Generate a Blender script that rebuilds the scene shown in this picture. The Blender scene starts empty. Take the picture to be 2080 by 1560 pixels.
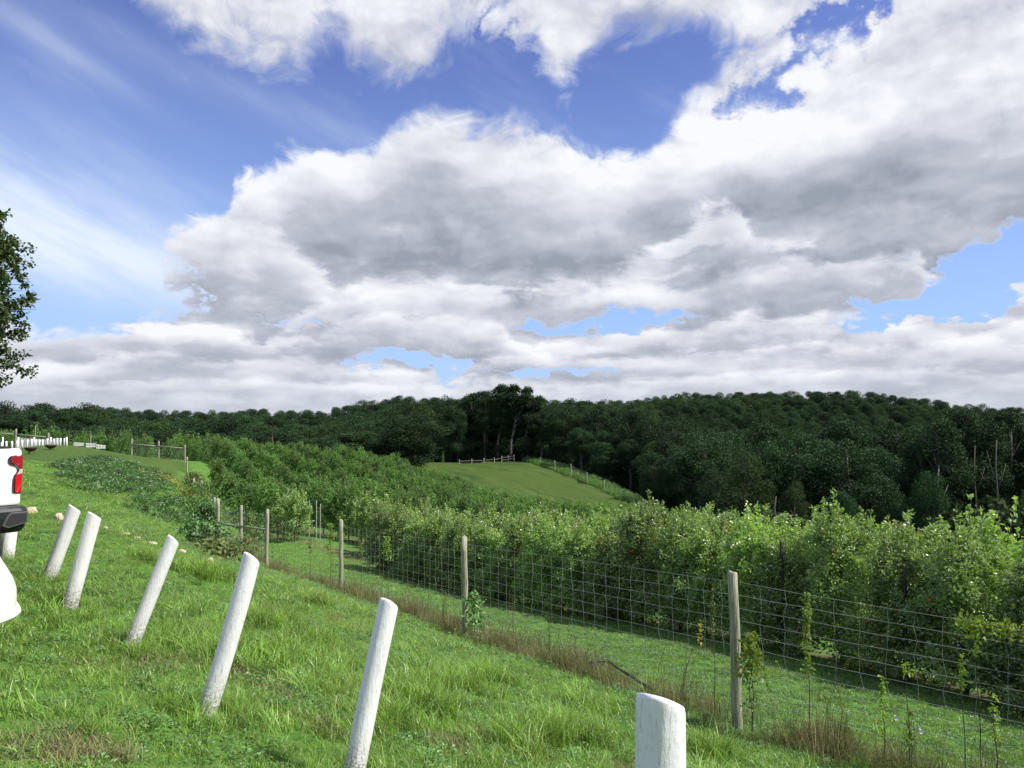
import bpy, math, random
import numpy as np
from mathutils import Vector, Matrix, noise as mnoise
R = math.radians
rng = np.random.default_rng(7)
random.seed(7)
SC = bpy.context.scene
COL = SC.collection

# ------------------------------------------------------------------ camera
CAMZ, F, CX, CY = 1.62, 1542.0, 1040.0, 780.0
PITCH = math.atan(70.0 / F)
cam = bpy.data.cameras.new('camera'); camo = bpy.data.objects.new('camera', cam); COL.objects.link(camo)
cam.sensor_width = 36.0; cam.lens = 36.0 * F / 2080.0
cam.clip_start = 0.05; cam.clip_end = 9000
camo.location = (0, 0, CAMZ); camo.rotation_euler = (R(90) + PITCH, 0, 0)
SC.camera = camo

def ray(u, v):
    a = (u - CX) / F; b = (CY - v) / F
    c, s = math.cos(PITCH), math.sin(PITCH)
    return (a, c - s * b, s + c * b)
def P(u, v, Y):
    """a point of the place from a bearing in the photograph and its distance ahead"""
    x, y, z = ray(u, v); k = Y / y
    return (x * k, Y, CAMZ + z * k)
def azel(u, v):
    x, y, z = ray(u, v)
    return math.degrees(math.atan2(x, y)), math.degrees(math.atan2(z, math.hypot(x, y)))

# ------------------------------------------------------------------ light
SUN_EL, SUN_AZ = 49.0, 102.0            # azimuth clockwise from +Y
SC.view_settings.view_transform = 'Standard'
SC.view_settings.look = 'None'
SC.view_settings.gamma = 1.0
SC.view_settings.exposure = 0.5
SC.view_settings.use_curve_mapping = False
sl = bpy.data.lights.new('sun', 'SUN'); slo = bpy.data.objects.new('sun', sl); COL.objects.link(slo)
sl.energy = 4.9; sl.angle = R(0.55); sl.color = (1.0, 0.95, 0.86)
sd = Vector((math.sin(R(SUN_AZ)) * math.cos(R(SUN_EL)), math.cos(R(SUN_AZ)) * math.cos(R(SUN_EL)), math.sin(R(SUN_EL))))
slo.rotation_euler = sd.to_track_quat('Z', 'Y').to_euler()
slo.location = (60, 0, 60)

# ------------------------------------------------------------------ node helpers
class NT:
    def __init__(s, tree): s.t = tree; s.n = tree.nodes; s.l = tree.links
    def new(s, typ, **kw):
        nd = s.n.new(typ)
        for k, v in kw.items(): setattr(nd, k, v)
        return nd
    def put(s, sock, val):
        if val is None: return
        if isinstance(val, bpy.types.NodeSocket): s.l.new(val, sock)
        elif isinstance(val, (tuple, list)) and sock.type == 'RGBA' and len(val) == 3: sock.default_value = (*val, 1)
        else: sock.default_value = val
    def m(s, op, a, b=None, c=None, clamp=False):
        nd = s.new('ShaderNodeMath', operation=op, use_clamp=clamp)
        s.put(nd.inputs[0], a); s.put(nd.inputs[1], b); s.put(nd.inputs[2], c)
        return nd.outputs[0]
    def vm(s, op, a, b=None):
        nd = s.new('ShaderNodeVectorMath', operation=op); s.put(nd.inputs[0], a)
        if b is not None:
            s.put(nd.inputs[3] if op == 'SCALE' else nd.inputs[1], b)
        return nd.outputs['Value'] if op in ('LENGTH', 'DOT_PRODUCT') else nd.outputs[0]
    def noise(s, vec, scale, detail=4, rough=0.55, dist=0.0, lac=2.0):
        nd = s.new('ShaderNodeTexNoise'); s.put(nd.inputs['Vector'], vec)
        s.put(nd.inputs['Scale'], scale); s.put(nd.inputs['Detail'], detail); s.put(nd.inputs['Roughness'], rough)
        s.put(nd.inputs['Distortion'], dist); s.put(nd.inputs['Lacunarity'], lac)
        return nd.outputs[0]
    def mr(s, val, a, b, c=0.0, d=1.0, smooth=True):
        nd = s.new('ShaderNodeMapRange', interpolation_type='SMOOTHSTEP' if smooth else 'LINEAR')
        s.put(nd.inputs[0], val); s.put(nd.inputs[1], a); s.put(nd.inputs[2], b); s.put(nd.inputs[3], c); s.put(nd.inputs[4], d)
        return nd.outputs[0]
    def mix(s, f, a, b, blend='MIX'):
        nd = s.new('ShaderNodeMix', data_type='RGBA', blend_type=blend)
        s.put(nd.inputs[0], f); s.put(nd.inputs[6], a); s.put(nd.inputs[7], b)
        return nd.outputs[2]
    def xyz(s, x, y, z):
        nd = s.new('ShaderNodeCombineXYZ'); s.put(nd.inputs[0], x); s.put(nd.inputs[1], y); s.put(nd.inputs[2], z)
        return nd.outputs[0]
    def curve(s, val, pts, lo, hi, olo, ohi):
        """Float curve through pts (x, y) given in real units"""
        x = s.mr(val, lo, hi, 0.0, 1.0, smooth=False)
        nd = s.new('ShaderNodeFloatCurve'); s.put(nd.inputs[1], x)
        c = nd.mapping.curves[0]
        q = [((px - lo) / (hi - lo), (py - olo) / (ohi - olo)) for px, py in pts]
        c.points[0].location = q[0]; c.points[1].location = q[-1]
        for a in q[1:-1]: c.points.new(*a)
        nd.mapping.use_clip = False
        nd.mapping.update()
        return s.mr(nd.outputs[0], 0.0, 1.0, olo, ohi, smooth=False)

# ------------------------------------------------------------------ sky
def build_world():
    w = bpy.data.worlds.new('World'); SC.world = w; w.use_nodes = True
    T = NT(w.node_tree); T.n.clear()
    out = T.new('ShaderNodeOutputWorld'); bg = T.new('ShaderNodeBackground')
    T.l.new(bg.outputs[0], out.inputs[0])
    sky = T.new('ShaderNodeTexSky', sky_type='NISHITA', sun_disc=False, sun_elevation=R(SUN_EL), sun_rotation=R(SUN_AZ),
                altitude=200, air_density=1.0, dust_density=0.3, ozone_density=2.5)
    STR = 0.10
    bg.inputs[1].default_value = STR
    tc = T.new('ShaderNodeTexCoord'); d = T.vm('NORMALIZE', tc.outputs['Generated'])
    sp = T.new('ShaderNodeSeparateXYZ'); T.l.new(d, sp.inputs[0])
    az = T.m('MULTIPLY', T.m('ARCTAN2', sp.outputs[0], sp.outputs[1]), 180 / math.pi)
    el = T.m('MULTIPLY', T.m('ARCSINE', sp.outputs[2]), 180 / math.pi)

    # node group: cloud amount at a bearing (az, el in degrees)
    g = bpy.data.node_groups.new('cloud_amount', 'ShaderNodeTree')
    g.interface.new_socket('az', in_out='INPUT', socket_type='NodeSocketFloat')
    g.interface.new_socket('el', in_out='INPUT', socket_type='NodeSocketFloat')
    g.interface.new_socket('d', in_out='OUTPUT', socket_type='NodeSocketFloat')
    g.interface.new_socket('bill', in_out='OUTPUT', socket_type='NodeSocketFloat')
    G = NT(g); gi = G.new('NodeGroupInput'); go = G.new('NodeGroupOutput')
    A, E = gi.outputs[0], gi.outputs[1]
    # noise coordinates flatten towards the horizon, as a cloud deck does
    fl = G.m('POWER', G.m('MAXIMUM', G.m('ADD', E, 2.5), 0.3), 0.66)
    base = G.xyz(G.m('MULTIPLY', A, 0.085), G.m('MULTIPLY', fl, 0.50), 0.0)
    def n2d(T, vec, scale, det, rough, out=0):
        nd = T.new('ShaderNodeTexNoise', noise_dimensions='2D'); T.put(nd.inputs['Vector'], vec); nd.inputs['Scale'].default_value = scale
        nd.inputs['Detail'].default_value = det; nd.inputs['Roughness'].default_value = rough; return nd.outputs[out]
    warp = G.vm('SCALE', G.vm('SUBTRACT', n2d(G, base, 1.4, 3, .5, 1), (0.5, 0.5, 0.5)), 0.5)
    q = G.vm('ADD', base, warp)
    n1 = n2d(G, q, 1.5, 8, 0.55)
    vo = G.new('ShaderNodeTexVoronoi', feature='SMOOTH_F1', voronoi_dimensions='2D'); G.put(vo.inputs['Vector'], q); vo.inputs['Scale'].default_value = 3.0
    vo.inputs['Detail'].default_value = 2.0; vo.inputs['Roughness'].default_value = 0.5; vo.inputs['Smoothness'].default_value = 0.5; vo.normalize = True
    bill = G.m('SUBTRACT', 0.42, vo.outputs['Distance'])
    n3 = n2d(G, q, 7.0, 6, 0.6)
    nn = G.m('ADD', G.m('ADD', G.m('MULTIPLY', G.m('SUBTRACT', n1, 0.5), 9.5), G.m('MULTIPLY', bill, 4.5)), G.m('MULTIPLY', G.m('SUBTRACT', n3, 0.5), 4.0))
    def ae(pts): return [azel(*p) for p in pts]
    top = ae([(-400, 620), (60, 648), (200, 640), (240, 600), (300, 585), (340, 500), (400, 462), (450, 450), (480, 375), (540, 345), (620, 310), (670, 292), (760, 300),
              (800, 250), (850, 228), (905, 212), (1000, 232), (1050, 262), (1130, 288), (1210, 320), (1260, 300), (1330, 270), (1370, 210), (1400, 150), (1440, 115), (1520, 60), (1600, 0), (1700, -60), (1900, -150), (2500, -150)])
    over = ae([(-400, -200), (100, -130), (250, -20), (300, 50), (400, 95), (480, 120), (560, 128), (620, 118), (690, 95), (730, 130), (830, 155), (900, 140), (960, 100), (1040, 90), (1100, 120), (1150, 190), (1190, 150), (1240, 95), (1330, 60), (1390, 70), (1440, 95), (1600, 150), (2500, 150)])
    cT = G.curve(A, top, top[0][0], top[-1][0], -5, 45)
    cO = G.curve(A, over, over[0][0], over[-1][0], -5, 45)
    dT = G.m('SUBTRACT', cT, E); dO = G.m('SUBTRACT', E, cO)
    # the overhead layer breaks up higher in the sky
    dd = G.m('MAXIMUM', G.m('MINIMUM', G.m('MULTIPLY', dT, 1.5), 5.0), G.m('MINIMUM', G.m('MULTIPLY', dO, 1.3), 3.4))
    dd = G.m('ADD', dd, G.mr(E, 34, 50, 0.0, -3.2))
    gw = G.new('ShaderNodeTexNoise', noise_dimensions='2D'); G.put(gw.inputs['Vector'], base); gw.inputs['Scale'].default_value = 3.0; gw.inputs['Detail'].default_value = 5; gw.inputs['Roughness'].default_value = 0.6
    AEw = G.vm('ADD', G.xyz(A, E, 0.0), G.vm('MULTIPLY', G.vm('SUBTRACT', gw.outputs[1], (0.5, 0.5, 0.5)), (14.0, 4.0, 0.0)))
    def gap(dd, u, v, ru, rv, k, rot=0.0):
        a0, e0 = azel(u, v)
        mp = G.new('ShaderNodeMapping', vector_type='TEXTURE')
        G.put(mp.inputs[0], AEw); mp.inputs[1].default_value = (a0, e0, 0)
        mp.inputs[2].default_value = (0, 0, R(rot)); mp.inputs[3].default_value = (ru / 27.0, rv / 27.0, 1)
        q2 = G.vm('LENGTH', mp.outputs[0])
        gs = G.m('EXPONENT', G.m('MULTIPLY', G.m('MULTIPLY', q2, q2), -1.0))
        return G.m('SUBTRACT', dd, G.m('MULTIPLY', gs, k))
    for a in [(1235, 655, 180, 20, 8.5, 3), (880, 738, 190, 26, 8.5, -3), (2030, 530, 160, 62, 9.5, 12), (1850, 622, 130, 17, 6.5, -4), (1960, 600, 60, 22, 3, 0), (1700, 655, 120, 12, 5, 2), (560, 655, 120, 10, 5, 0), (1150, 760, 200, 8, 4, 0), (350, 590, 60, 30, 3, 0),
              (1420, 508, 60, 10, 4.0, 15), (1560, 190, 75, 38, 5.5, 30), (1725, 30, 55, 42, 6.5, 40), (1640, 110, 60, 30, 3.0, 30),
              (1250, 200, 110, 75, 4.0, -25), (1020, 180, 80, 40, 3.0, 0), (1020, 60, 26, 60, 2.5, 0), (60, 560, 300, 70, 5, -6), (150, 615, 150, 15, 4, 0), (330, 100, 70, 60, 2, 0)]:
        dd = gap(dd, *a)
    tot = G.m('ADD', dd, nn)
    G.l.new(tot, go.inputs[0]); G.l.new(nn, go.inputs[1])

    def grp(a, e, o=0):
        nd = T.new('ShaderNodeGroup'); nd.node_tree = g; T.put(nd.inputs[0], a); T.put(nd.inputs[1], e)
        return nd.outputs
    D0, B0 = grp(az, el)
    D1, B1 = grp(T.m('ADD', az, 0.7), T.m('ADD', el, 1.3))
    soft = T.mr(el, 17.0, 24.0)                       # the overhead sheet has frayed edges
    alpha = T.mr(T.m('ADD', D0, T.m('MULTIPLY', soft, 0.6)), -0.7, T.m('ADD', 1.5, T.m('MULTIPLY', soft, 3.4)))
    fl = T.m('POWER', T.m('MAXIMUM', T.m('ADD', el, 2.5), 0.3), 0.66)
    sv = T.xyz(T.m('MULTIPLY', az, 0.050), T.m('MULTIPLY', fl, 0.50), 0.0)
    sn = n2d(T, T.vm('ADD', sv, (4.7, 2.2, 0)), 2.2, 3, 0.42)
    sm = n2d(T, T.vm('ADD', sv, (1.7, 7.2, 0)), 6.0, 3, 0.45)
    relief = T.m('MULTIPLY', T.m('SUBTRACT', D0, D1), 0.050)
    relief = T.m('MAXIMUM', T.m('MINIMUM', relief, 0.22), -0.16)
    # the deck is a stack of rolls: each bright along its top, grey towards its flat base
    pv = T.xyz(T.m('MULTIPLY', az, 0.16), T.m('MULTIPLY', fl, 1.35), 0.0)
    pz = n2d(T, T.vm('ADD', pv, T.vm('SCALE', T.vm('SUBTRACT', n2d(T, pv, 1.5, 2, .5, 1), (.5, .5, .5)), .7)), 1.6, 6, 0.55)
    pm = T.mr(n2d(T, T.vm('ADD', pv, (3.3, 8.8, 0)), 0.9, 3, 0.5), 0.34, 0.58, 0.45, 1.0)
    def roll(lit, pts, h, lo, amp, soft_=0.5):
        pa = ae(pts); c = T.curve(az, pa, pa[0][0], pa[-1][0], -5, 45)
        dd_ = T.m('ADD', T.m('ADD', T.m('SUBTRACT', c, el), T.m('MULTIPLY', B0, amp)), T.m('MULTIPLY', T.m('SUBTRACT', pz, 0.5), amp * 16.0))
        v_ = T.mr(dd_, 0.0, h, 0.90, lo - 0.06)
        if lit is None: return v_
        mk = T.m('MULTIPLY', T.mr(dd_, -0.1, soft_ * 1.4), pm)
        return T.m('ADD', T.m('MULTIPLY', lit, T.m('SUBTRACT', 1.0, mk)), T.m('MULTIPLY', v_, mk))
    lit = roll(None, [(-400, 620), (240, 600), (300, 585), (340, 500), (400, 462), (450, 450), (480, 375), (540, 345), (620, 310), (670, 292), (760, 300), (800, 250), (850, 228), (905, 212), (1000, 232), (1050, 262), (1130, 288), (1210, 320), (1260, 300), (1350, 260), (1450, 210), (1600, 190), (1800, 160), (2000, 130), (2500, 120)], 8.5, .30, .32)
    lit = T.m('ADD', T.m('MULTIPLY', lit, T.m('SUBTRACT', 1.0, T.mr(el, 17.0, 21.0))), T.m('MULTIPLY', T.mr(el, 17.0, 21.0), 0.74))
    lit = roll(lit, [(-400, 700), (280, 640), (320, 540), (360, 490), (420, 462), (480, 450), (560, 452), (620, 500), (700, 545), (850, 560), (1000, 570), (1100, 575), (1200, 560), (1300, 520), (1400, 430), (1470, 400), (1550, 480), (1700, 520), (2000, 560), (2500, 560)], 5.0, .40, .22, 1.0)
    lit = roll(lit, [(-400, 760), (500, 700), (600, 640), (680, 590), (760, 600), (850, 575), (950, 590), (1050, 610), (1150, 600), (1250, 575), (1400, 560), (1500, 540), (1600, 545), (1700, 520), (1850, 505), (1900, 560), (2000, 580), (2080, 540), (2500, 500)], 3.4, .38, .15, .7)
    lit = roll(lit, [(-400, 640), (60, 652), (250, 645), (400, 655), (560, 690), (700, 650), (800, 640), (1000, 645), (1060, 690), (1150, 672), (1400, 655), (1480, 640), (1550, 645), (1700, 628), (1850, 650), (1960, 665), (2080, 640), (2500, 630)], 2.7, .40, .12, .5)
    lit = roll(lit, [(-400, 720), (100, 735), (300, 715), (500, 735), (620, 720), (800, 745), (950, 735), (1050, 715), (1200, 725), (1500, 705), (1700, 690), (1850, 700), (1950, 680), (2080, 695), (2500, 690)], 1.8, .48, .08, .4)
    lit = roll(lit, [(-400, 770), (200, 775), (500, 765), (800, 775), (1000, 760), (1300, 765), (1700, 745), (2080, 750), (2500, 750)], 1.2, .55, .06, .4)
    lit = T.m('ADD', lit, relief)
    lit = T.m('ADD', lit, T.m('MULTIPLY', T.m('SUBTRACT', sn, 0.5), 0.85))
    lit = T.m('ADD', lit, T.m('MULTIPLY', T.m('SUBTRACT', sm, 0.5), 0.45))
    lit = T.m('ADD', lit, T.m('MULTIPLY', T.m('SUBTRACT', pz, 0.5), 0.5))
    def dark(lit, u, v, ru, rv, k, rot=0.0):
        a0, e0 = azel(u, v)
        mp = T.new('ShaderNodeMapping', vector_type='TEXTURE')
        T.put(mp.inputs[0], T.xyz(az, el, 0.0)); mp.inputs[1].default_value = (a0, e0, 0)
        mp.inputs[2].default_value = (0, 0, R(rot)); mp.inputs[3].default_value = (ru / 27.0, rv / 27.0, 1)
        q2 = T.vm('LENGTH', mp.outputs[0])
        return T.m('SUBTRACT', lit, T.m('MULTIPLY', T.m('EXPONENT', T.m('MULTIPLY', T.m('MULTIPLY', q2, q2), -1.0)), k))
    for a in [(740, 460, 180, 50, .18, -12), (1150, 540, 240, 24, .22, 0), (1600, 420, 130, 45, .22, 10), (1860, 330, 240, 50, .14, 16), (170, 700, 220, 36, .14, 0), (1480, 300, 160, 60, -.15, 18), (1850, 200, 260, 50, -.15, 10), (1400, 380, 90, 50, -.2, 30)]:
        lit = dark(lit, *a)
    lit = T.m('MAXIMUM', T.m('MINIMUM', lit, 1.0), 0.0)
    SKYK = 0.77
    k = SKYK / STR
    cA = (0.30 * k, 0.335 * k, 0.405 * k); cB = (0.54 * k, 0.565 * k, 0.645 * k); cC = (0.87 * k, 0.885 * k, 0.93 * k)
    cc = T.mix(T.mr(lit, 0.0, 0.5, smooth=False), cA, cB)
    cc = T.mix(T.mr(lit, 0.45, 1.0, smooth=False), cc, cC)
    # the clear sky: Nishita's blue, paler to the horizon
    blue = T.mix(1.0, sky.outputs[0], (0.86, 0.80, 1.14), 'MULTIPLY')
    hz = T.mr(el, -4.0, 28.0, 0.82, 0.0)
    blue = T.mix(hz, blue, (0.36 * k, 0.60 * k, 0.95 * k))
    # thin high cirrus veil, streaked, on the left
    rot = T.new('ShaderNodeMapping', vector_type='TEXTURE'); T.put(rot.inputs[0], T.xyz(az, el, 0.0)); rot.inputs[2].default_value = (0, 0, R(-24)); rot.inputs[3].default_value = (26, 6.0, 1)
    ci = n2d(T, rot.outputs[0], 1.5, 6, 0.6)
    def veil(u, v, ru, rv, rt):
        a0, e0 = azel(u, v)
        mp = T.new('ShaderNodeMapping', vector_type='TEXTURE'); T.put(mp.inputs[0], T.xyz(az, el, 0.0)); mp.inputs[1].default_value = (a0, e0, 0); mp.inputs[2].default_value = (0, 0, R(rt)); mp.inputs[3].default_value = (ru / 27.0, rv / 27.0, 1)
        q2 = T.vm('LENGTH', mp.outputs[0]); return T.m('EXPONENT', T.m('MULTIPLY', T.m('MULTIPLY', q2, q2), -1.0))
    cir = T.m('MULTIPLY', veil(150, 510, 330, 80, -10), 0.80)
    cir = T.m('ADD', cir, T.m('MULTIPLY', veil(20, 350, 240, 110, -16), 0.42))
    cir = T.m('ADD', cir, T.m('MULTIPLY', veil(110, 95, 170, 26, -22), 0.22))
    cir = T.m('ADD', cir, T.m('MULTIPLY', veil(420, 170, 400, 40, -14), 0.16))
    cir = T.m('ADD', T.m('MULTIPLY', cir, T.mr(ci, 0.25, 0.65, 0.45, 1.15)), T.m('MULTIPLY', T.mr(ci, 0.5, 0.8), 0.10), clamp=True)
    col = T.mix(cir, blue, (0.74 * k, 0.82 * k, 0.96 * k))
    edge = T.mix(T.mr(D0, -0.4, 2.4), (0.60 * k, 0.68 * k, 0.86 * k), cc)
    col = T.mix(alpha, col, T.mix(0.75, cc, edge))
    col = T.mix(T.mr(el, -1.0, 4.5, 0.55, 0.0), col, (0.60 * k, 0.66 * k, 0.74 * k))
    # below the horizon: dim green-grey ground light
    col = T.mix(T.mr(el, -3.0, -0.5, 1.0, 0.0), col, (0.10 * k, 0.12 * k, 0.09 * k))
    T.l.new(col, bg.inputs[0])
    w.cycles.sampling_method = 'MANUAL'; w.cycles.sample_map_resolution = 512
build_world()

# ------------------------------------------------------------------ objects helpers
def tag(o, label=None, cat=None, group=None, kind=None):
    if label: o['label'] = label
    if cat: o['category'] = cat
    if group: o['group'] = group
    if kind: o['kind'] = kind
    return o
def link(o, parent=None, loc=None, rot=None, scale=None):
    COL.objects.link(o)
    if parent is not None: o.parent = parent
    if loc is not None: o.location = loc
    if rot is not None: o.rotation_euler = rot
    if scale is not None: o.scale = (scale,) * 3 if isinstance(scale, (int, float)) else scale
    return o
def empty(name, loc=(0, 0, 0), rz=0.0):
    e = bpy.data.objects.new(name, None); e.empty_display_size = 0.2
    return link(e, None, loc, (0, 0, rz))
def mesh_np(name, v, f, mat=None, smooth=False, attrs=None):
    """v (N,3); f (M,3) or (M,4) arrays"""
    me = bpy.data.meshes.new(name)
    v = np.asarray(v, dtype=np.float32); f = np.asarray(f, dtype=np.int32)
    k = f.shape[1]
    me.vertices.add(len(v)); me.vertices.foreach_set('co', v.ravel())
    me.loops.add(f.size); me.loops.foreach_set('vertex_index', f.ravel())
    me.polygons.add(len(f)); me.polygons.foreach_set('loop_start', np.arange(0, f.size, k, dtype=np.int32))
    me.polygons.foreach_set('use_smooth', np.full(len(f), smooth, dtype=bool))
    if attrs:
        for an, arr in attrs.items():
            at = me.attributes.new(an, 'FLOAT', 'POINT'); at.data.foreach_set('value', np.asarray(arr, dtype=np.float32))
    me.update(calc_edges=True)
    if mat: me.materials.append(mat)
    return me
def mesh_py(name, v, f, mat=None, smooth=False):
    me = bpy.data.meshes.new(name); me.from_pydata([tuple(p) for p in v], [], f); me.update()
    if smooth: me.polygons.foreach_set('use_smooth', [True] * len(me.polygons))
    if mat: me.materials.append(mat)
    return me
def obj(name, me, parent=None, loc=None, rot=None, scale=None):
    return link(bpy.data.objects.new(name, me), parent, loc, rot, scale)
class MB:
    def __init__(s): s.v = []; s.f = []
    def add(s, v, f):
        o = len(s.v); s.v += [tuple(p) for p in v]; s.f += [tuple(i + o for i in q) for q in f]
    def box(s, c, d, rz=0.0):
        hx, hy, hz = d[0] / 2, d[1] / 2, d[2] / 2; cs, sn = math.cos(rz), math.sin(rz)
        v = []
        for z in (-hz, hz):
            for x, y in ((-hx, -hy), (hx, -hy), (hx, hy), (-hx, hy)):
                v.append((c[0] + x * cs - y * sn, c[1] + x * sn + y * cs, c[2] + z))
        s.add(v, [(0, 3, 2, 1), (4, 5, 6, 7), (0, 1, 5, 4), (1, 2, 6, 5), (2, 3, 7, 6), (3, 0, 4, 7)])
    def tube(s, pts, rad, n=8, cap=True):
        pts = [Vector(p) for p in pts]; m = len(pts)
        if not hasattr(rad, '__len__'): rad = [rad] * m
        rings = []; up = None
        for i, p in enumerate(pts):
            t = (pts[min(i + 1, m - 1)] - pts[max(i - 1, 0)])
            if t.length < 1e-9: t = Vector((0, 0, 1))
            t.normalize()
            if up is None:
                up = Vector((1, 0, 0)) if abs(t.x) < 0.9 else Vector((0, 1, 0))
            a = up - t * up.dot(t); a.normalize(); up = a; b = t.cross(a)
            rings.append([p + (a * math.cos(2 * math.pi * k / n) + b * math.sin(2 * math.pi * k / n)) * rad[i] for k in range(n)])
        v = [q for r in rings for q in r]; f = []
        for i in range(m - 1):
            for k in range(n):
                f.append((i * n + k, i * n + (k + 1) % n, (i + 1) * n + (k + 1) % n, (i + 1) * n + k))
        if cap: f += [tuple(range(n - 1, -1, -1)), tuple((m - 1) * n + k for k in range(n))]
        s.add(v, f)
    def prism(s, poly, axis_vec, base=None):
        """poly: list of 3D points; extrude along axis_vec"""
        n = len(poly); ax = Vector(axis_vec)
        v = [Vector(p) for p in poly] + [Vector(p) + ax for p in poly]
        f = [tuple(range(n - 1, -1, -1)), tuple(range(n, 2 * n))] + [(i, (i + 1) % n, n + (i + 1) % n, n + i) for i in range(n)]
        s.add(v, f)
    def mesh(s, name, mat, smooth=False): return mesh_py(name, s.v, s.f, mat, smooth)
    def build(s, name, mat, parent=None, smooth=False, **k): return obj(name, s.mesh(name, mat, smooth), parent, **k)
def bevel(o, w, seg=2):
    b = o.modifiers.new('bevel', 'BEVEL'); b.width = w; b.segments = seg; b.limit_method = 'ANGLE'; b.angle_limit = R(35)
    return o

# ------------------------------------------------------------------ terrain
def cp(u, v, Y): x, y, z = P(u, v, Y); return (x, y, z)
ctl = []
# near slope
for a in [(410, 1458, 5.4), (715, 1590, 4.75), (262, 1318, 7.0), (140, 1237, 8.2), (95, 1180, 9.75), (15, 1128, 11.5), (118, 1054, 16.6), (303, 1107, 15.0), (425, 1135, 17.0),
          (1500, 1482, 9.6), (945, 1292, 15.4), (693, 1203, 21.5), (541, 1157, 25.7), (489, 1130, 29), (443, 1108, 35), (425, 1085, 42), (394, 1018, 56), (376, 939, 85),
          (250, 1000, 32), (250, 965, 45), (270, 926, 80), (150, 905, 68), (60, 907, 62), (100, 960, 34), (370, 1000, 42), (20, 915, 62), (200, 1020, 25),
          (415, 937, 88), (425, 1000, 60), (800, 1162, 34), (1390, 1268, 20), (1590, 1322, 16.1), (1850, 1390, 13.7), (2080, 1447, 12.1), (600, 1097, 46), (450, 1052, 62),
          (430, 948, 100), (600, 950, 112), (750, 962, 112), (830, 987, 110), (950, 1040, 95),
          (1000, 943, 220), (850, 943, 220), (950, 965, 175), (1050, 985, 155), (1200, 1010, 140), (1100, 1060, 100), (1300, 1050, 118), (1071, 938, 225), (1128, 957, 192), (1192, 983, 166),
          (1267, 1017, 142), (1310, 1045, 126), (322, 931, 84), (1020, 1440, 8.2)]:
    ctl.append(cp(*a))
def g0(x, y, drop): ctl.append((x, y, CAMZ - drop))
g0(0, 0, 1.62); g0(-4, 0, 1.5); g0(-4, 5, 1.65); g0(-6, 8, 1.85); g0(-12, 6, 1.7); g0(-14, 14, 1.6); g0(0.5, 2.3, 2.05); g0(-30, 30, 1.6); g0(-30, -20, 0.8); g0(0, -20, 1.4); g0(30, -20, 6.5)
g0(4, 2, 3.4); g0(8, 0, 4.3); g0(14, 8, 5.1); g0(24, 12, 7.0); g0(13, 20, 6.2); g0(25, 28, 9.0); g0(45, 45, 15); g0(70, 60, 21); g0(40, 90, 17); g0(8, 60, 10.5); g0(-2, 45, 8.6); g0(60, 20, 16)
for u, Y, d in [(1450, 150, 23), (1700, 140, 26), (2000, 130, 27), (1500, 200, 27), (1900, 210, 29), (2300, 160, 28), (1350, 180, 20), (2300, 300, 22), (1300, 260, 18),
                (1500, 300, 22), (1750, 300, 22), (2000, 300, 22), (1400, 400, 7), (1600, 430, 3), (1800, 430, 4), (2050, 430, 12), (1700, 520, 3), (1300, 420, 6),
                (900, 270, 14), (1100, 270, 14), (700, 250, 15), (500, 230, 15), (300, 200, 15), (100, 180, 13), (-100, 180, 10), (-100, 100, 5), (300, 130, 10), (550, 160, 12), (780, 170, 12.5),
                (740, 480, 9), (900, 480, 6), (600, 480, 17), (450, 480, 18), (330, 420, 15), (200, 380, 12), (0, 300, 11), (1100, 480, 5), (1000, 340, 12)]:
    x, y, _ = P(u, 850, Y); g0(x, y, d)
for a in range(0, 360, 30):
    for rr, dr in ((900, 20), (3000, 35)):
        g0(rr * math.sin(R(a)), rr * math.cos(R(a)), dr)
for x, y, d in [(-80, 0, 3), (-60, -60, 2), (60, -60, 18), (120, 0, 25), (-150, 60, 6), (0, -150, 10), (200, 60, 30), (200, 150, 28)]: g0(x, y, d)
ctl = np.array(ctl)
def qmap(p):
    r = np.hypot(p[..., 0], p[..., 1]); k = np.log1p(r / 4.0) / np.maximum(r, 1e-6) * 1.0
    return p[..., :2] * k[..., None]
Q = qmap(ctl)
def tps_fit(Q, z, lam=0.002):
    n = len(Q); d = np.linalg.norm(Q[:, None] - Q[None], axis=2); K = np.where(d > 0, d * d * np.log(np.maximum(d, 1e-9)), 0) + lam * np.eye(n)
    Pm = np.hstack([np.ones((n, 1)), Q]); A = np.zeros((n + 3, n + 3)); A[:n, :n] = K; A[:n, n:] = Pm; A[n:, :n] = Pm.T
    return np.linalg.solve(A, np.concatenate([z, [0, 0, 0]]))
# heights are fitted as slope (z / scale of range) so far errors stay small in the view
RS = np.hypot(ctl[:, 0], ctl[:, 1]) + 6.0
W = tps_fit(Q, (ctl[:, 2] - CAMZ) / RS)
def H(x, y):
    x = np.atleast_1d(np.asarray(x, float)); y = np.atleast_1d(np.asarray(y, float)); sh = x.shape; x = x.ravel(); y = y.ravel(); out = np.empty(len(x))
    for i in range(0, len(x), 20000):
        p = np.stack([x[i:i + 20000], y[i:i + 20000]], 1); q = qmap(p)
        d2 = ((q[:, None] - Q[None]) ** 2).sum(2); K = 0.5 * d2 * np.log(np.maximum(d2, 1e-18))
        val = K @ W[:-3] + W[-3] + q @ W[-2:]
        out[i:i + 20000] = CAMZ + val * (np.hypot(p[:, 0], p[:, 1]) + 6.0)
    bump = 0.018 * (np.sin(x * 2.1 + 1.3 * np.sin(y * 1.7)) + np.sin(y * 2.6 + 1.1 * np.sin(x * 1.9 + 2))) + 0.010 * np.sin(x * 6.1 + y * 3.3) * np.sin(y * 5.3 - x * 2.2)
    return (out + bump).reshape(sh)
def h1(x, y): return float(H([x], [y])[0])
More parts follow.
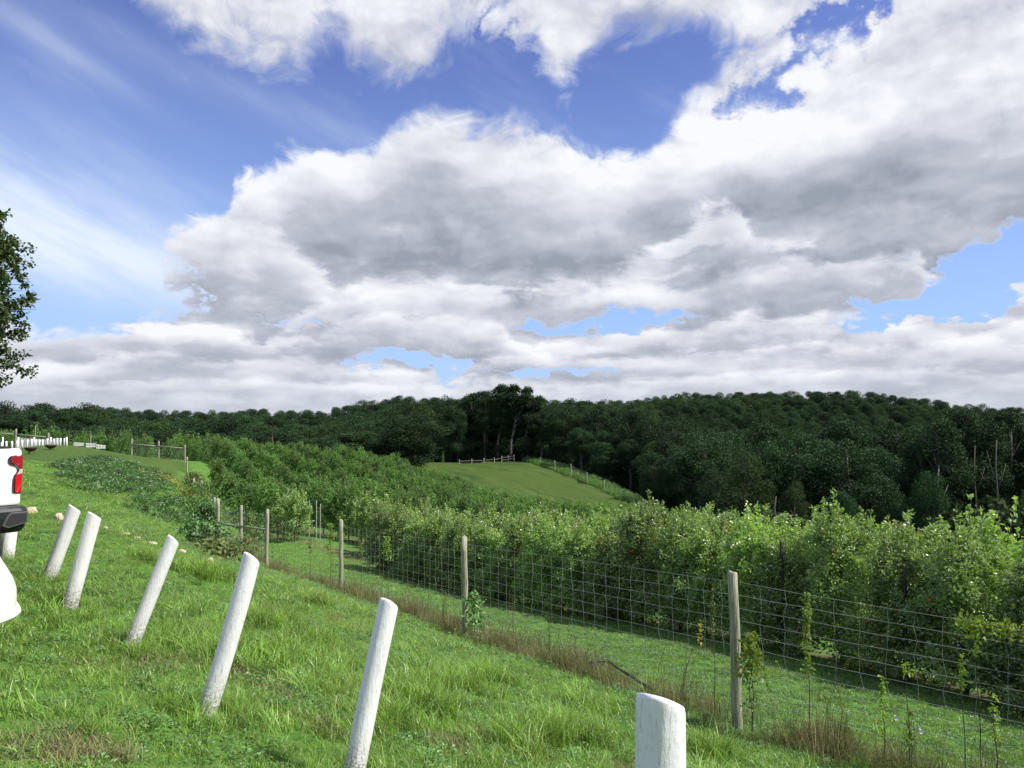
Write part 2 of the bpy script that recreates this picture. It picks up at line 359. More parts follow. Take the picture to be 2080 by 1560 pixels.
def hits(u, v):
    """where a bearing in the photograph meets the ground"""
    dx, dy, dz = ray(u, v); Ys = np.geomspace(1.5, 600, 900); k = Ys / dy
    zz = CAMZ + dz * k - H(dx * k, Ys); i = np.argmax(zz < 0)
    return (dx * k[i], Ys[i]) if zz[i] < 0 else None
# rows and fence direction
NS, TS = np.array((0.85, 0.527)), np.array((-0.527, 0.85))
def st(s, t): return NS * s + TS * t

# ------------------------------------------------------------------ materials
def mat(name):
    m = bpy.data.materials.new(name); m.use_nodes = True
    T = NT(m.node_tree); b = T.n['Principled BSDF']
    return m, T, b
def bump(T, b, h, strength=0.5, dist=0.01):
    nd = T.new('ShaderNodeBump'); nd.inputs['Strength'].default_value = strength; nd.inputs['Distance'].default_value = dist
    T.put(nd.inputs['Height'], h); T.l.new(nd.outputs[0], b.inputs['Normal'])
def leaf_mat(name, ca, cb, back=None, rough=0.45, trans=0.35, tcol=None, spec=0.5, patch=None):
    m, T, b = mat(name)
    at = T.new('ShaderNodeAttribute', attribute_name='tone'); oi = T.new('ShaderNodeObjectInfo')
    f = T.m('ADD', T.m('MULTIPLY', at.outputs['Fac'], 0.75), T.m('MULTIPLY', oi.outputs['Random'], 0.3), clamp=True)
    col = T.mix(f, ca, cb)
    if patch:   # slow drift of the plants' own colour over the ground
        ge = T.new('ShaderNodeNewGeometry')
        pn = T.noise(ge.outputs['Position'], patch[1], 3, 0.6)
        col = T.mix(T.mr(pn, patch[2], patch[3]), col, patch[0])
    hs = T.new('ShaderNodeHueSaturation'); T.put(hs.inputs['Color'], col)
    T.put(hs.inputs['Value'], T.m('ADD', 0.74, T.m('MULTIPLY', oi.outputs['Random'], 0.52)))
    T.put(hs.inputs['Hue'], T.m('ADD', 0.488, T.m('MULTIPLY', oi.outputs['Random'], 0.024)))
    col = hs.outputs[0]
    ge2 = T.new('ShaderNodeNewGeometry')
    cf = T.mix(ge2.outputs['Backfacing'], col, back) if back else col
    T.put(b.inputs['Base Color'], cf); b.inputs['Roughness'].default_value = rough
    b.inputs['Specular IOR Level'].default_value = spec
    tr = T.new('ShaderNodeBsdfTranslucent'); T.put(tr.inputs[0], T.mix(1.0, col, tcol or (1.3, 1.25, 0.55), 'MULTIPLY'))
    mx = T.new('ShaderNodeMixShader'); mx.inputs[0].default_value = trans
    T.l.new(b.outputs[0], mx.inputs[1]); T.l.new(tr.outputs[0], mx.inputs[2])
    T.l.new(mx.outputs[0], T.n['Material Output'].inputs[0])
    return m
M = {}
M['apple_leaf'] = leaf_mat('apple_leaf', (0.042, 0.125, 0.030), (0.32, 0.44, 0.10), back=(0.36, 0.42, 0.27), rough=0.33, trans=0.33, tcol=(1.3, 1.45, 0.5))
M['far_apple_leaf'] = leaf_mat('far_apple_leaf', (0.055, 0.145, 0.032), (0.16, 0.285, 0.065), back=(0.17, 0.25, 0.11), rough=0.5, trans=0.44, tcol=(1.2, 1.3, 0.5))
M['forest_leaf'] = leaf_mat('forest_leaf', (0.015, 0.042, 0.019), (0.040, 0.078, 0.030), rough=0.7, trans=0.18, spec=0.2)  # forest greens kept very dark: cloud shadow over the woods is in the colour
M['forest_leaf_light'] = leaf_mat('forest_leaf_light', (0.024, 0.056, 0.020), (0.052, 0.090, 0.028), rough=0.7, trans=0.2, spec=0.2)
M['maple_leaf'] = leaf_mat('maple_leaf', (0.035, 0.08, 0.02), (0.09, 0.15, 0.04), rough=0.5, trans=0.35)
M['grass'] = leaf_mat('grass_blade', (0.060, 0.165, 0.026), (0.29, 0.44, 0.085), rough=0.40, trans=0.34, tcol=(1.35, 1.3, 0.4), patch=((0.19, 0.22, 0.06), 0.55, 0.56, 0.74))
M['dry'] = leaf_mat('dry_blade', (0.10, 0.10, 0.045), (0.32, 0.30, 0.15), rough=0.7, trans=0.2, tcol=(1.1, 1.0, 0.7), spec=0.2)
M['olive_weed'] = leaf_mat('olive_weed', (0.07, 0.12, 0.03), (0.17, 0.19, 0.07), rough=0.6, trans=0.3)
M['broad'] = leaf_mat('broad_leaf', (0.06, 0.16, 0.035), (0.15, 0.27, 0.07), back=(0.15, 0.22, 0.11), rough=0.45, trans=0.25)
M['hill_weed'] = leaf_mat('hill_weed', (0.035, 0.10, 0.028), (0.10, 0.21, 0.055), back=(0.17, 0.24, 0.12), rough=0.45, trans=0.25)  # darker-leaved weeds; cloud shade on the left slope is also in this green
M['vine'] = leaf_mat('vine_leaf', (0.12, 0.24, 0.03), (0.26, 0.36, 0.05), rough=0.5, trans=0.5)
M['yellow'] = leaf_mat('yellow_leaf', (0.35, 0.30, 0.04), (0.50, 0.42, 0.06), rough=0.5, trans=0.4)

def ground_mat():
    m, T, b = mat('grass_ground')
    zf = T.new('ShaderNodeAttribute', attribute_name='field').outputs['Fac']
    zd = T.new('ShaderNodeAttribute', attribute_name='dirt').outputs['Fac']
    zo = T.new('ShaderNodeAttribute', attribute_name='floor').outputs['Fac']
    ge = T.new('ShaderNodeNewGeometry'); p = ge.outputs['Position']
    n1 = T.noise(p, 0.35, 5, 0.6); n2 = T.noise(p, 6.0, 6, 0.7); n3 = T.noise(p, 0.06, 3, 0.5); n4 = T.noise(p, 40.0, 4, 0.7)
    near = T.mix(T.mr(n2, 0.3, 0.7), (0.055, 0.13, 0.022), (0.12, 0.235, 0.045))
    near = T.mix(T.m('MULTIPLY', T.mr(n1, 0.55, 0.8), 0.6), near, (0.15, 0.17, 0.05))
    near = T.mix(T.m('MULTIPLY', T.mr(n4, 0.5, 0.9), 0.5), near, (0.03, 0.06, 0.015))
    # mown hay field with faint swath lines; its greens are darkened for cloud shadow
    sp = T.new('ShaderNodeSeparateXYZ'); T.l.new(p, sp.inputs[0])
    ln = T.m('ADD', T.m('MULTIPLY', sp.outputs[0], 0.93), T.m('MULTIPLY', sp.outputs[1], 0.36))
    ln = T.m('ADD', ln, T.m('MULTIPLY', n3, 9.0))
    sw = T.noise(T.xyz(T.m('MULTIPLY', ln, 0.30), T.m('MULTIPLY', T.m('SUBTRACT', sp.outputs[1], T.m('MULTIPLY', sp.outputs[0], 0.4)), 0.02), 0), 1.0, 4, 0.6)
    fld = T.mix(T.mr(sw, 0.38, 0.62), (0.030, 0.066, 0.014), (0.072, 0.108, 0.024))
    fld = T.mix(T.mr(n3, 0.35, 0.65), fld, (0.058, 0.092, 0.018))
    dirt = T.mix(T.mr(n2, 0.3, 0.7), (0.085, 0.062, 0.04), (0.16, 0.125, 0.08))
    col = T.mix(zf, near, fld); col = T.mix(T.m('MULTIPLY', zd, T.mr(n1, 0.3, 0.55)), col, dirt)
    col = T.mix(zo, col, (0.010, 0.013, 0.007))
    T.put(b.inputs['Base Color'], col); b.inputs['Roughness'].default_value = 0.9; b.inputs['Specular IOR Level'].default_value = 0.1
    bump(T, b, T.m('ADD', n2, T.m('MULTIPLY', n4, 0.5)), 0.9, 0.05)
    return m
def wood_mat(name, ca, cb, cc, rough=0.85):
    m, T, b = mat(name); tc = T.new('ShaderNodeTexCoord'); oi = T.new('ShaderNodeObjectInfo')
    mp = T.new('ShaderNodeMapping'); T.l.new(tc.outputs['Object'], mp.inputs[0]); mp.inputs[3].default_value = (1, 1, 0.06)
    T.put(mp.inputs[1], T.xyz(T.m('MULTIPLY', oi.outputs['Random'], 31.0), 0.0, 0.0))
    n = T.noise(mp.outputs[0], 55, 5, 0.65, 0.6); n2 = T.noise(tc.outputs['Object'], 3.0, 4, 0.6)
    col = T.mix(T.mr(n, 0.35, 0.7), ca, cb); col = T.mix(T.mr(n2, 0.5, 0.75), col, cc)
    T.put(b.inputs['Base Color'], col); b.inputs['Roughness'].default_value = rough; b.inputs['Specular IOR Level'].default_value = 0.2
    bump(T, b, n, 0.5, 0.006)
    return m
M['post'] = wood_mat('weathered_wood', (0.19, 0.19, 0.14), (0.42, 0.42, 0.32), (0.27, 0.29, 0.18))
M['rail'] = wood_mat('pale_weathered_wood', (0.22, 0.22, 0.19), (0.38, 0.38, 0.34), (0.26, 0.27, 0.22))
M['bark'] = wood_mat('bark', (0.05, 0.042, 0.033), (0.11, 0.095, 0.075), (0.08, 0.085, 0.06))
M['pale_bark'] = wood_mat('pale_bark', (0.07, 0.067, 0.06), (0.13, 0.125, 0.11), (0.06, 0.07, 0.055))
M['snag'] = wood_mat('bleached_wood', (0.17, 0.165, 0.15), (0.26, 0.25, 0.23), (0.15, 0.15, 0.13))
def simple(name, col, rough=0.6, metal=0.0, spec=0.5, coat=0.0, nz=0.0, nscale=20):
    m, T, b = mat(name); c = (*col, 1)
    if nz > 0:
        tc = T.new('ShaderNodeTexCoord'); n = T.noise(tc.outputs['Object'], nscale, 5, 0.6)
        T.put(b.inputs['Base Color'], T.mix(T.mr(n, 0.3, 0.7), tuple(x * (1 - nz) for x in col), tuple(min(1, x * (1 + nz)) for x in col)))
        bump(T, b, n, 0.3, 0.003)
    else: b.inputs['Base Color'].default_value = c
    b.inputs['Roughness'].default_value = rough; b.inputs['Metallic'].default_value = metal; b.inputs['Specular IOR Level'].default_value = spec
    b.inputs['Coat Weight'].default_value = coat
    return m
M['wire'] = simple('galvanised_wire', (0.33, 0.36, 0.35), 0.5, 0.2, nz=0.25, nscale=3)
M['far_white'] = simple('white_paint', (0.74, 0.75, 0.76), 0.6, nz=0.1)
M['grey_slat'] = simple('grey_slat', (0.50, 0.51, 0.50), 0.8, nz=0.25)
M['rust'] = simple('rusty_steel', (0.055, 0.035, 0.028), 0.75, nz=0.4)
M['hose'] = simple('black_pipe', (0.014, 0.014, 0.015), 0.4)
M['black_metal'] = simple('dark_stake', (0.02, 0.02, 0.022), 0.5)
M['pale_stake'] = simple('pale_conduit', (0.42, 0.43, 0.42), 0.5, nz=0.2)
M['apple'] = simple('apple_skin', (0.32, 0.035, 0.02), 0.35, nz=0.4, nscale=8)
M['petal'] = simple('white_petal', (0.8, 0.8, 0.82), 0.6)
def stone_mat():
    m, T, b = mat('limestone'); tc = T.new('ShaderNodeTexCoord'); n = T.noise(tc.outputs['Object'], 9, 6, 0.65); n2 = T.noise(tc.outputs['Object'], 2.5, 3)
    c = T.mix(T.mr(n, 0.35, 0.7), (0.42, 0.33, 0.22), (0.62, 0.54, 0.42)); c = T.mix(T.mr(n2, 0.55, 0.7), c, (0.45, 0.27, 0.13))
    T.put(b.inputs['Base Color'], c); b.inputs['Roughness'].default_value = 0.9; bump(T, b, n, 0.8, 0.03); return m
M['stone'] = stone_mat()
def white_log_mat():
    m, T, b = mat('white_painted_log'); tc = T.new('ShaderNodeTexCoord'); oi = T.new('ShaderNodeObjectInfo')
    mp = T.new('ShaderNodeMapping'); T.l.new(tc.outputs['Object'], mp.inputs[0]); mp.inputs[3].default_value = (1, 1, 0.13)
    T.put(mp.inputs[1], T.xyz(T.m('MULTIPLY', oi.outputs['Random'], 17.0), 0.0, 0.0))
    grain = T.noise(mp.outputs[0], 75, 5, 0.62, 0.5); lump = T.noise(tc.outputs['Object'], 26, 4, 0.6); crk = T.noise(mp.outputs[0], 34, 3, 0.5, 1.2)
    at = T.new('ShaderNodeAttribute', attribute_name='up').outputs['Fac']          # metres above the soil
    spk = T.noise(tc.outputs['Object'], 60, 5, 0.75); sm = T.noise(tc.outputs['Object'], 5, 4, 0.6)
    col = T.mix(T.m('MULTIPLY', T.mr(sm, 0.45, 0.75), 0.35), (0.74, 0.745, 0.76), (0.60, 0.60, 0.60))
    crack = T.m('MULTIPLY', T.mr(T.m('ABSOLUTE', T.m('SUBTRACT', crk, 0.5)), 0.0, 0.014, 1.0, 0.0), 0.6)
    col = T.mix(crack, col, (0.28, 0.26, 0.23))
    dirty = T.m('MULTIPLY', T.mr(at, 0.04, 0.42, 1.0, 0.0), T.mr(T.m('ADD', spk, T.m('MULTIPLY', at, -0.30)), 0.36, 0.54))
    col = T.mix(dirty, col, (0.17, 0.16, 0.12))
    T.put(b.inputs['Base Color'], col); b.inputs['Roughness'].default_value = 0.62; b.inputs['Specular IOR Level'].default_value = 0.35
    hh = T.m('ADD', T.m('MULTIPLY', grain, 0.7), T.m('MULTIPLY', lump, 0.45))
    bump(T, b, hh, 0.65, 0.008)
    return m
M['log'] = white_log_mat()

# ------------------------------------------------------------------ ground sheet
def inpoly(x, y, poly):
    x = np.asarray(x); y = np.asarray(y); c = np.zeros(x.shape, bool); n = len(poly)
    for i in range(n):
        x1, y1 = poly[i]; x2, y2 = poly[(i + 1) % n]
        cond = ((y1 > y) != (y2 > y)) & (x < (x2 - x1) * (y - y1) / ((y2 - y1) if y2 != y1 else 1e-9) + x1)
        c ^= cond
    return c
def XY(u, v, Y): x, y, _ = P(u, v, Y); return (x, y)
fieldpoly = [XY(815, 943, 232), XY(1071, 936, 232), XY(1128, 956, 192), XY(1192, 982, 166), XY(1267, 1016, 142), XY(1330, 1045, 124), XY(1420, 1080, 95), XY(1300, 1100, 70), XY(1000, 1100, 75), XY(950, 1040, 95), XY(830, 987, 111), XY(800, 960, 150)]
hillpoly = [XY(-400, 900, 60), XY(-400, 900, 84), XY(375, 935, 85), XY(370, 950, 62), XY(60, 950, 42), XY(-400, 950, 40)]
def build_ground():
    NA, NR = 420, 300
    # denser towards the view
    a = np.linspace(0, 1, NA, endpoint=False); ang = 2 * np.pi * a - 0.75 * np.sin(2 * np.pi * a)
    r = np.concatenate([[0.0], np.geomspace(0.25, 4200, NR)])
    AA, RR = np.meshgrid(ang, r[1:]); x = RR * np.sin(AA); y = RR * np.cos(AA); z = H(x, y)
    v = np.concatenate([[[0, 0, h1(0, 0)]], np.stack([x.ravel(), y.ravel(), z.ravel()], 1)])
    i = np.arange(NR - 1)[:, None] * NA + 1; j = np.arange(NA)[None]; jn = (j + 1) % NA
    q = np.stack([i + j, i + NA + j, i + NA + jn, i + jn], -1).reshape(-1, 4)[:, ::-1]
    tri = np.concatenate([q[:, [0, 1, 2]], q[:, [0, 2, 3]], np.stack([np.zeros(NA, int), 1 + jn[0], 1 + j[0]], 1)[:, ::-1]])
    fx = np.concatenate([[0], x.ravel()]); fy = np.concatenate([[0], y.ravel()])
    fld = inpoly(fx + 1.2 * np.sin(fy * .31) + .8 * np.sin(fx * .53), fy + 1.2 * np.sin(fx * .37), fieldpoly).astype(float); fld = np.maximum(fld, 0.85 * inpoly(fx, fy, hillpoly))
    s = fx * NS[0] + fy * NS[1]; t = fx * TS[0] + fy * TS[1]
    dirt = np.zeros(len(fx))
    for k in range(11):
        dirt = np.maximum(dirt, np.exp(-((s - 13.9 - 4.3 * k) / 0.65) ** 2) * (t < 112) * (t > -12) * (fx > -.385 * fy))
    rr = np.hypot(fx, fy)
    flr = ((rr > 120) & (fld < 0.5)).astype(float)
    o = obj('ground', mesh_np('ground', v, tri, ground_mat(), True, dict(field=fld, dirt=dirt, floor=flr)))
    nrm = o.data.polygons[1000].normal
    if nrm.z < 0: o.data.flip_normals()
    tag(o, 'rolling green grassy ground falling from the left slope towards the valley', 'ground', kind='structure')
build_ground()

# ------------------------------------------------------------------ scatter as geometry nodes (stuff)
def scatter(name, pts, rot, scl, idx, variants, label, cat):
    c = bpy.data.collections.new(name + '_variants')
    for i, me in enumerate(variants):
        o = bpy.data.objects.new('%s_source_%02d' % (name, i), me); c.objects.link(o)
    me = bpy.data.meshes.new(name); me.vertices.add(len(pts)); me.vertices.foreach_set('co', np.asarray(pts, np.float32).ravel())
    for an, ty, arr in (('rot', 'FLOAT_VECTOR', rot), ('scl', 'FLOAT_VECTOR', scl), ('idx', 'INT', idx)):
        at = me.attributes.new(an, ty, 'POINT')
        at.data.foreach_set('vector' if ty == 'FLOAT_VECTOR' else 'value', np.asarray(arr, np.float32 if ty != 'INT' else np.int32).ravel())
    o = obj(name, me)
    g = bpy.data.node_groups.new(name + '_scatter', 'GeometryNodeTree')
    g.interface.new_socket('Geometry', in_out='INPUT', socket_type='NodeSocketGeometry'); g.interface.new_socket('Geometry', in_out='OUTPUT', socket_type='NodeSocketGeometry')
    n = g.nodes; l = g.links; gi = n.new('NodeGroupInput'); go = n.new('NodeGroupOutput'); ip = n.new('GeometryNodeInstanceOnPoints')
    ci = n.new('GeometryNodeCollectionInfo'); ci.inputs[0].default_value = c; ci.inputs['Separate Children'].default_value = True; ci.inputs['Reset Children'].default_value = True
    def na(nm, ty):
        a = n.new('GeometryNodeInputNamedAttribute'); a.data_type = ty; a.inputs[0].default_value = nm; return a.outputs[0]
    ip.inputs['Pick Instance'].default_value = True
    l.new(gi.outputs[0], ip.inputs['Points']); l.new(ci.outputs[0], ip.inputs['Instance']); l.new(na('idx', 'INT'), ip.inputs['Instance Index'])
    e2r = n.new('FunctionNodeEulerToRotation'); l.new(na('rot', 'FLOAT_VECTOR'), e2r.inputs[0]); l.new(e2r.outputs[0], ip.inputs['Rotation'])
    l.new(na('scl', 'FLOAT_VECTOR'), ip.inputs['Scale']); l.new(ip.outputs[0], go.inputs[0])
    md = o.modifiers.new('scatter', 'NODES'); md.node_group = g
    return tag(o, label, cat, kind='stuff')

# ------------------------------------------------------------------ foliage meshes
def leaves(cent, dirs, nrm, L, Wd, fold=0.25, tone=None):
    """rhombic folded leaves: returns verts (4N), tris (2N), tone"""
    n = len(cent); L = np.broadcast_to(np.asarray(L, float), (n,))[:, None]; Wd = np.broadcast_to(np.asarray(Wd, float), (n,))[:, None]
    d = dirs / np.maximum(np.linalg.norm(dirs, axis=1, keepdims=True), 1e-9)
    s = np.cross(d, nrm); s /= np.maximum(np.linalg.norm(s, axis=1, keepdims=True), 1e-9); nn = np.cross(s, d)
    a = cent; b = cent + d * L * 0.45 + s * Wd * 0.5 + nn * Wd * fold; c = cent + d * L - nn * L * 0.08; e = cent + d * L * 0.45 - s * Wd * 0.5 + nn * Wd * fold
    v = np.stack([a, b, c, e], 1).reshape(-1, 3); i = np.arange(n)[:, None] * 4
    f = np.concatenate([i + [0, 1, 2], i + [0, 2, 3]], 1).reshape(-1, 3)
    t = np.repeat(tone if tone is not None else rng.random(n), 4)
    return v, f, t
def rdir(n, up=0.0):
    d = rng.normal(size=(n, 3)); d[:, 2] += up; return d / np.linalg.norm(d, axis=1, keepdims=True)

def blades_mesh(name, n, rad, hmin, hmax, w, lean, m, seg=3, droop=0.5, frac_dry=0.0, dm=None):
    V = []; Fc = []; Tn = []; mi = []
    for k in range(n):
        a = random.uniform(0, 6.283); r = rad * math.sqrt(random.random()); x, y = r * math.cos(a), r * math.sin(a)
        h = random.uniform(hmin, hmax); la = random.uniform(0, 6.283); lx, ly = math.cos(la), math.sin(la); le = random.uniform(0.15, 1.0) * lean * h
        sa = la + random.uniform(0.6, 2.5); sx, sy = math.cos(sa), math.sin(sa); ww = w * random.uniform(0.6, 1.3); o = len(V)
        tn = random.random()
        for j in range(seg):
            q = j / seg; z = h * (q - droop * q * q * 0.45 * min(1.2, le / h)); ofs = le * q ** 1.7; hw = ww * (1 - q * 0.55) / 2
            V += [(x + lx * ofs - sx * hw, y + ly * ofs - sy * hw, z), (x + lx * ofs + sx * hw, y + ly * ofs + sy * hw, z)]; Tn += [tn * 0.6 + q * 0.4] * 2  # tone falls towards the blade foot: shade between tufts put into the colour
        z = h * (1 - droop * 0.45 * min(1.2, le / h)); V.append((x + lx * le, y + ly * le, z)); Tn.append(tn * 0.6 + 0.4)
        for j in range(seg - 1):
            b = o + 2 * j; Fc += [(b, b + 1, b + 3), (b, b + 3, b + 2)]
        b = o + 2 * (seg - 1); Fc.append((b, b + 1, b + 2)); mi += [1 if random.random() < frac_dry else 0] * (2 * seg - 1)
    me = mesh_np(name, np.array(V), np.array(Fc), m, False, dict(tone=np.array(Tn)))
    if dm:
        me.materials.append(dm); me.polygons.foreach_set('material_index', mi)
    return me
def clump_mesh(name, n, rad, h, L, Wd, m):
    c = np.zeros((n, 3)); a = rng.random(n) * 6.283; r = rad * np.sqrt(rng.random(n)); c[:, 0] = r * np.cos(a); c[:, 1] = r * np.sin(a); c[:, 2] = h * rng.random(n) * (1 - 0.6 * (r / rad) ** 2)
    d = np.stack([np.cos(a) + rng.normal(0, .6, n), np.sin(a) + rng.normal(0, .6, n), rng.normal(0.3, .4, n)], 1)
    v, f, t = leaves(c, d, rdir(n, 2.2), L * rng.uniform(.6, 1.2, n), Wd * rng.uniform(.6, 1.2, n))
    return mesh_np(name, v, f, m, False, dict(tone=t))

def sample_region(n, xr, yr, dens):
    """rejection sample of points with density function dens(x, y) in 0..1"""
    x = rng.uniform(*xr, n); y = rng.uniform(*yr, n); k = rng.random(n) < dens(x, y); return x[k], y[k]
def inview(x, y, m=1.5):
    return (y > 0.6) & (np.abs(x) < 0.69 * y + m)
def noise2(x, y, s, seed=0.0):
    s1 = np.sin(x * s * 1.0 + 1.7 * np.sin(y * s * 0.8 + seed) + seed) + np.sin(y * s * 1.1 + 1.5 * np.sin(x * s * 0.7 + seed * 2)) + 0.6 * np.sin((x + y) * s * 2.1 + seed) + 0.6 * np.sin((x - y) * s * 2.3 + 1 + seed)
    return s1 / 3.2
def SOFF(x, y): return x * NS[0] + y * NS[1]
def TOFF(x, y): return x * TS[0] + y * TS[1]
fence_pts = [XY(2330, 1560, 7.3), XY(1498, 1482, 9.6), XY(945, 1292, 15.4), XY(693, 1203, 21.5), XY(541, 1157, 25.7), XY(489, 1130, 29.5), XY(443, 1105, 35), XY(433, 1090, 38.5), XY(430, 1085, 42), XY(408, 1050, 49), XY(394, 1018, 56), XY(388, 990, 63), XY(380, 965, 73), XY(376, 939, 84)]
def fence_dist(x, y):
    d = np.full(np.shape(x), 1e9)
    for (x1, y1), (x2, y2) in zip(fence_pts[:-1], fence_pts[1:]):
        dx, dy = x2 - x1, y2 - y1; t = np.clip(((x - x1) * dx + (y - y1) * dy) / (dx * dx + dy * dy), 0, 1)
        d = np.minimum(d, np.hypot(x - x1 - t * dx, y - y1 - t * dy))
    return d
post_feet = [XY(410, 1458, 5.4), XY(715, 1590, 4.75), XY(262, 1318, 7.0), XY(140, 1237, 8.2), XY(95, 1180, 9.75), XY(12, 1130, 11.0), (0.50, 2.40)]

DRYP = [(322, 1352, .26), (540, 1388, .30), (905, 1520, .22), (1010, 1505, .2), (110, 1518, .25), (60, 1545, .25), (545, 1240, .2), (180, 1540, .2), (640, 1480, .16), (460, 1360, .12), (985, 1270, .2), (1240, 1395, .2)]
def build_grass():
    dpos = [(hits(u, v), r) for u, v, r in DRYP]
    short = [blades_mesh('short_tuft', 34, 0.13, 0.05, 0.13, 0.006, 0.9, M['grass'], frac_dry=0.05, dm=M['dry']) for _ in range(5)]
    tall = [blades_mesh('tall_tuft', 44, 0.12, 0.10, 0.30, 0.0075, 1.0, M['grass'], seg=4, frac_dry=0.03, dm=M['dry']) for _ in range(3)]
    clov = [clump_mesh('clover', 70, 0.14, 0.08, 0.030, 0.026, M['broad']) for _ in range(2)]
    dry = [blades_mesh('dry_tuft', 30, 0.12, 0.03, 0.08, 0.006, 1.6, M['dry'])]
    fart = [blades_mesh('far_tuft', 40, 0.35, 0.05, 0.15, 0.022, 0.8, M['grass'], seg=2) for _ in range(3)]
    V = short + tall + clov + dry + fart
    P_, R_, S_, I_ = [], [], [], []
    def put(x, y, idx, sc, sz=None):
        z = H(x, y); n = len(x)
        P_.append(np.stack([x, y, z - 0.01], 1)); R_.append(np.stack([rng.normal(0, .08, n), rng.normal(0, .08, n), rng.random(n) * 6.283], 1))
        S_.append(np.stack([sc, sc, sc if sz is None else sz], 1)); I_.append(idx)
    def bare(x, y): return noise2(x, y, 2.0, 1.3) > 0.78
    # near meadow
    for (y0, y1, dens, s0, zf) in ((0.8, 6, 120, 0.92, .80), (6, 10, 105, 0.95, .72), (10, 17, 62, 1.15, .52), (17, 32, 30, 1.7, .30)):
        area = (2 * (0.69 * y1 + 1.5)) * (y1 - y0); n = int(area * dens)
        x = rng.uniform(-(0.69 * y1 + 1.5), 0.69 * y1 + 1.5, n); y = rng.uniform(y0, y1, n); k = inview(x, y) & (SOFF(x, y) < 13.4)
        x, y = x[k], y[k]; n = len(x); b = bare(x, y) & (SOFF(x, y) < 6.5)
        dk = np.zeros(n, bool)
        for (hx, hy), r_ in dpos: dk |= (np.hypot(x - hx, y - hy) < r_ * rng.uniform(.3, 1.1, n)) & (rng.random(n) < .45)
        x, y, b = x[~dk], y[~dk], b[~dk]; n = len(x)
        hl = noise2(x, y, 0.9, 4.0)
        patch = noise2(x, y, 1.6, 7.0)
        inn = SOFF(x, y) < 6.8
        isclov = (rng.random(n) < np.where(inn, 0.16 + 0.25 * (patch < -0.5), 0.5))
        istall = (~isclov) & (rng.random(n) < np.clip(0.03 + 0.32 * (hl > 0.35) + 0.3 * (hl > 0.75), 0, 1) * np.where(inn, 1, 0.15)) 
        idx = rng.integers(0, 5, n); idx[istall] = rng.integers(5, 8, istall.sum()); idx[isclov] = rng.integers(8, 10, isclov.sum())
        mow = (noise2(x, y, 1.1, 9.0) > 0.2) & (x < -1.2) & (y < 5.6)
        idx[b & (rng.random(n) < 0.75)] = 10
        sc = s0 * rng.uniform(0.7, 1.3, n) * np.where(inn, 1 + 0.25 * hl, 0.75); sc[mow] *= 0.72
        put(x, y, idx, sc, sc * zf * rng.uniform(.75, 1.2, n) * np.where(inn, 1, 1.5))
    for (u, v, r_) in DRYP:
        hh = hits(u, v); n = 22; a = rng.random(n) * 6.283; q = r_ * np.sqrt(rng.random(n)); put(hh[0] + q * np.cos(a), hh[1] + q * np.sin(a), np.full(n, 10), rng.uniform(.7, 1.3, n))
    # around post feet: longer uncut grass
    for fx, fy in post_feet:
        n = 26; a = rng.random(n) * 6.283; r = 0.13 + 0.16 * rng.random(n)
        put(fx + r * np.cos(a), fy + r * np.sin(a), rng.integers(5, 8, n), rng.uniform(.45, .85, n))
    # tall clumps
    for (u, v) in [(880, 1400), (960, 1410), (1110, 1500), (1000, 1385), (640, 1310), (560, 1265), (560, 1280), (1180, 1505), (800, 1480), (880, 1445), (1050, 1520), (430, 1170), (455, 1180), (500, 1270), (1450, 1540), (1190, 1440), (640, 1230), (820, 1420), (300, 1140), (350, 1155), (420, 1175)]:
        hh = hits(u, v)
        if hh:
            n = 16; put(hh[0] + rng.normal(0, .14, n), hh[1] + rng.normal(0, .14, n), rng.integers(5, 8, n), rng.uniform(.8, 1.35, n))
    # farther: bigger sparser tufts
    for (y0, y1, dens, s0) in ((22, 45, 7.0, 1.0), (45, 95, 1.8, 1.5)):
        area = 2 * (0.69 * y1 + 2) * (y1 - y0); n = int(area * dens)
        x = rng.uniform(-(0.69 * y1 + 2), 0.69 * y1 + 2, n); y = rng.uniform(y0, y1, n)
        k = inview(x, y) & (SOFF(x, y) < 14) & ~inpoly(x, y, hillpoly)
        x, y = x[k], y[k]; n = len(x); put(x, y, rng.integers(11, 14, n), s0 * rng.uniform(.6, 1.2, n), s0 * 0.6 * rng.uniform(.5, 1.1, n))
    scatter('meadow_grass', np.concatenate(P_), np.concatenate(R_), np.concatenate(S_), np.concatenate(I_), V, 'thick bright green grass covering the slope on both sides of the wire fence', 'grass')
build_grass()

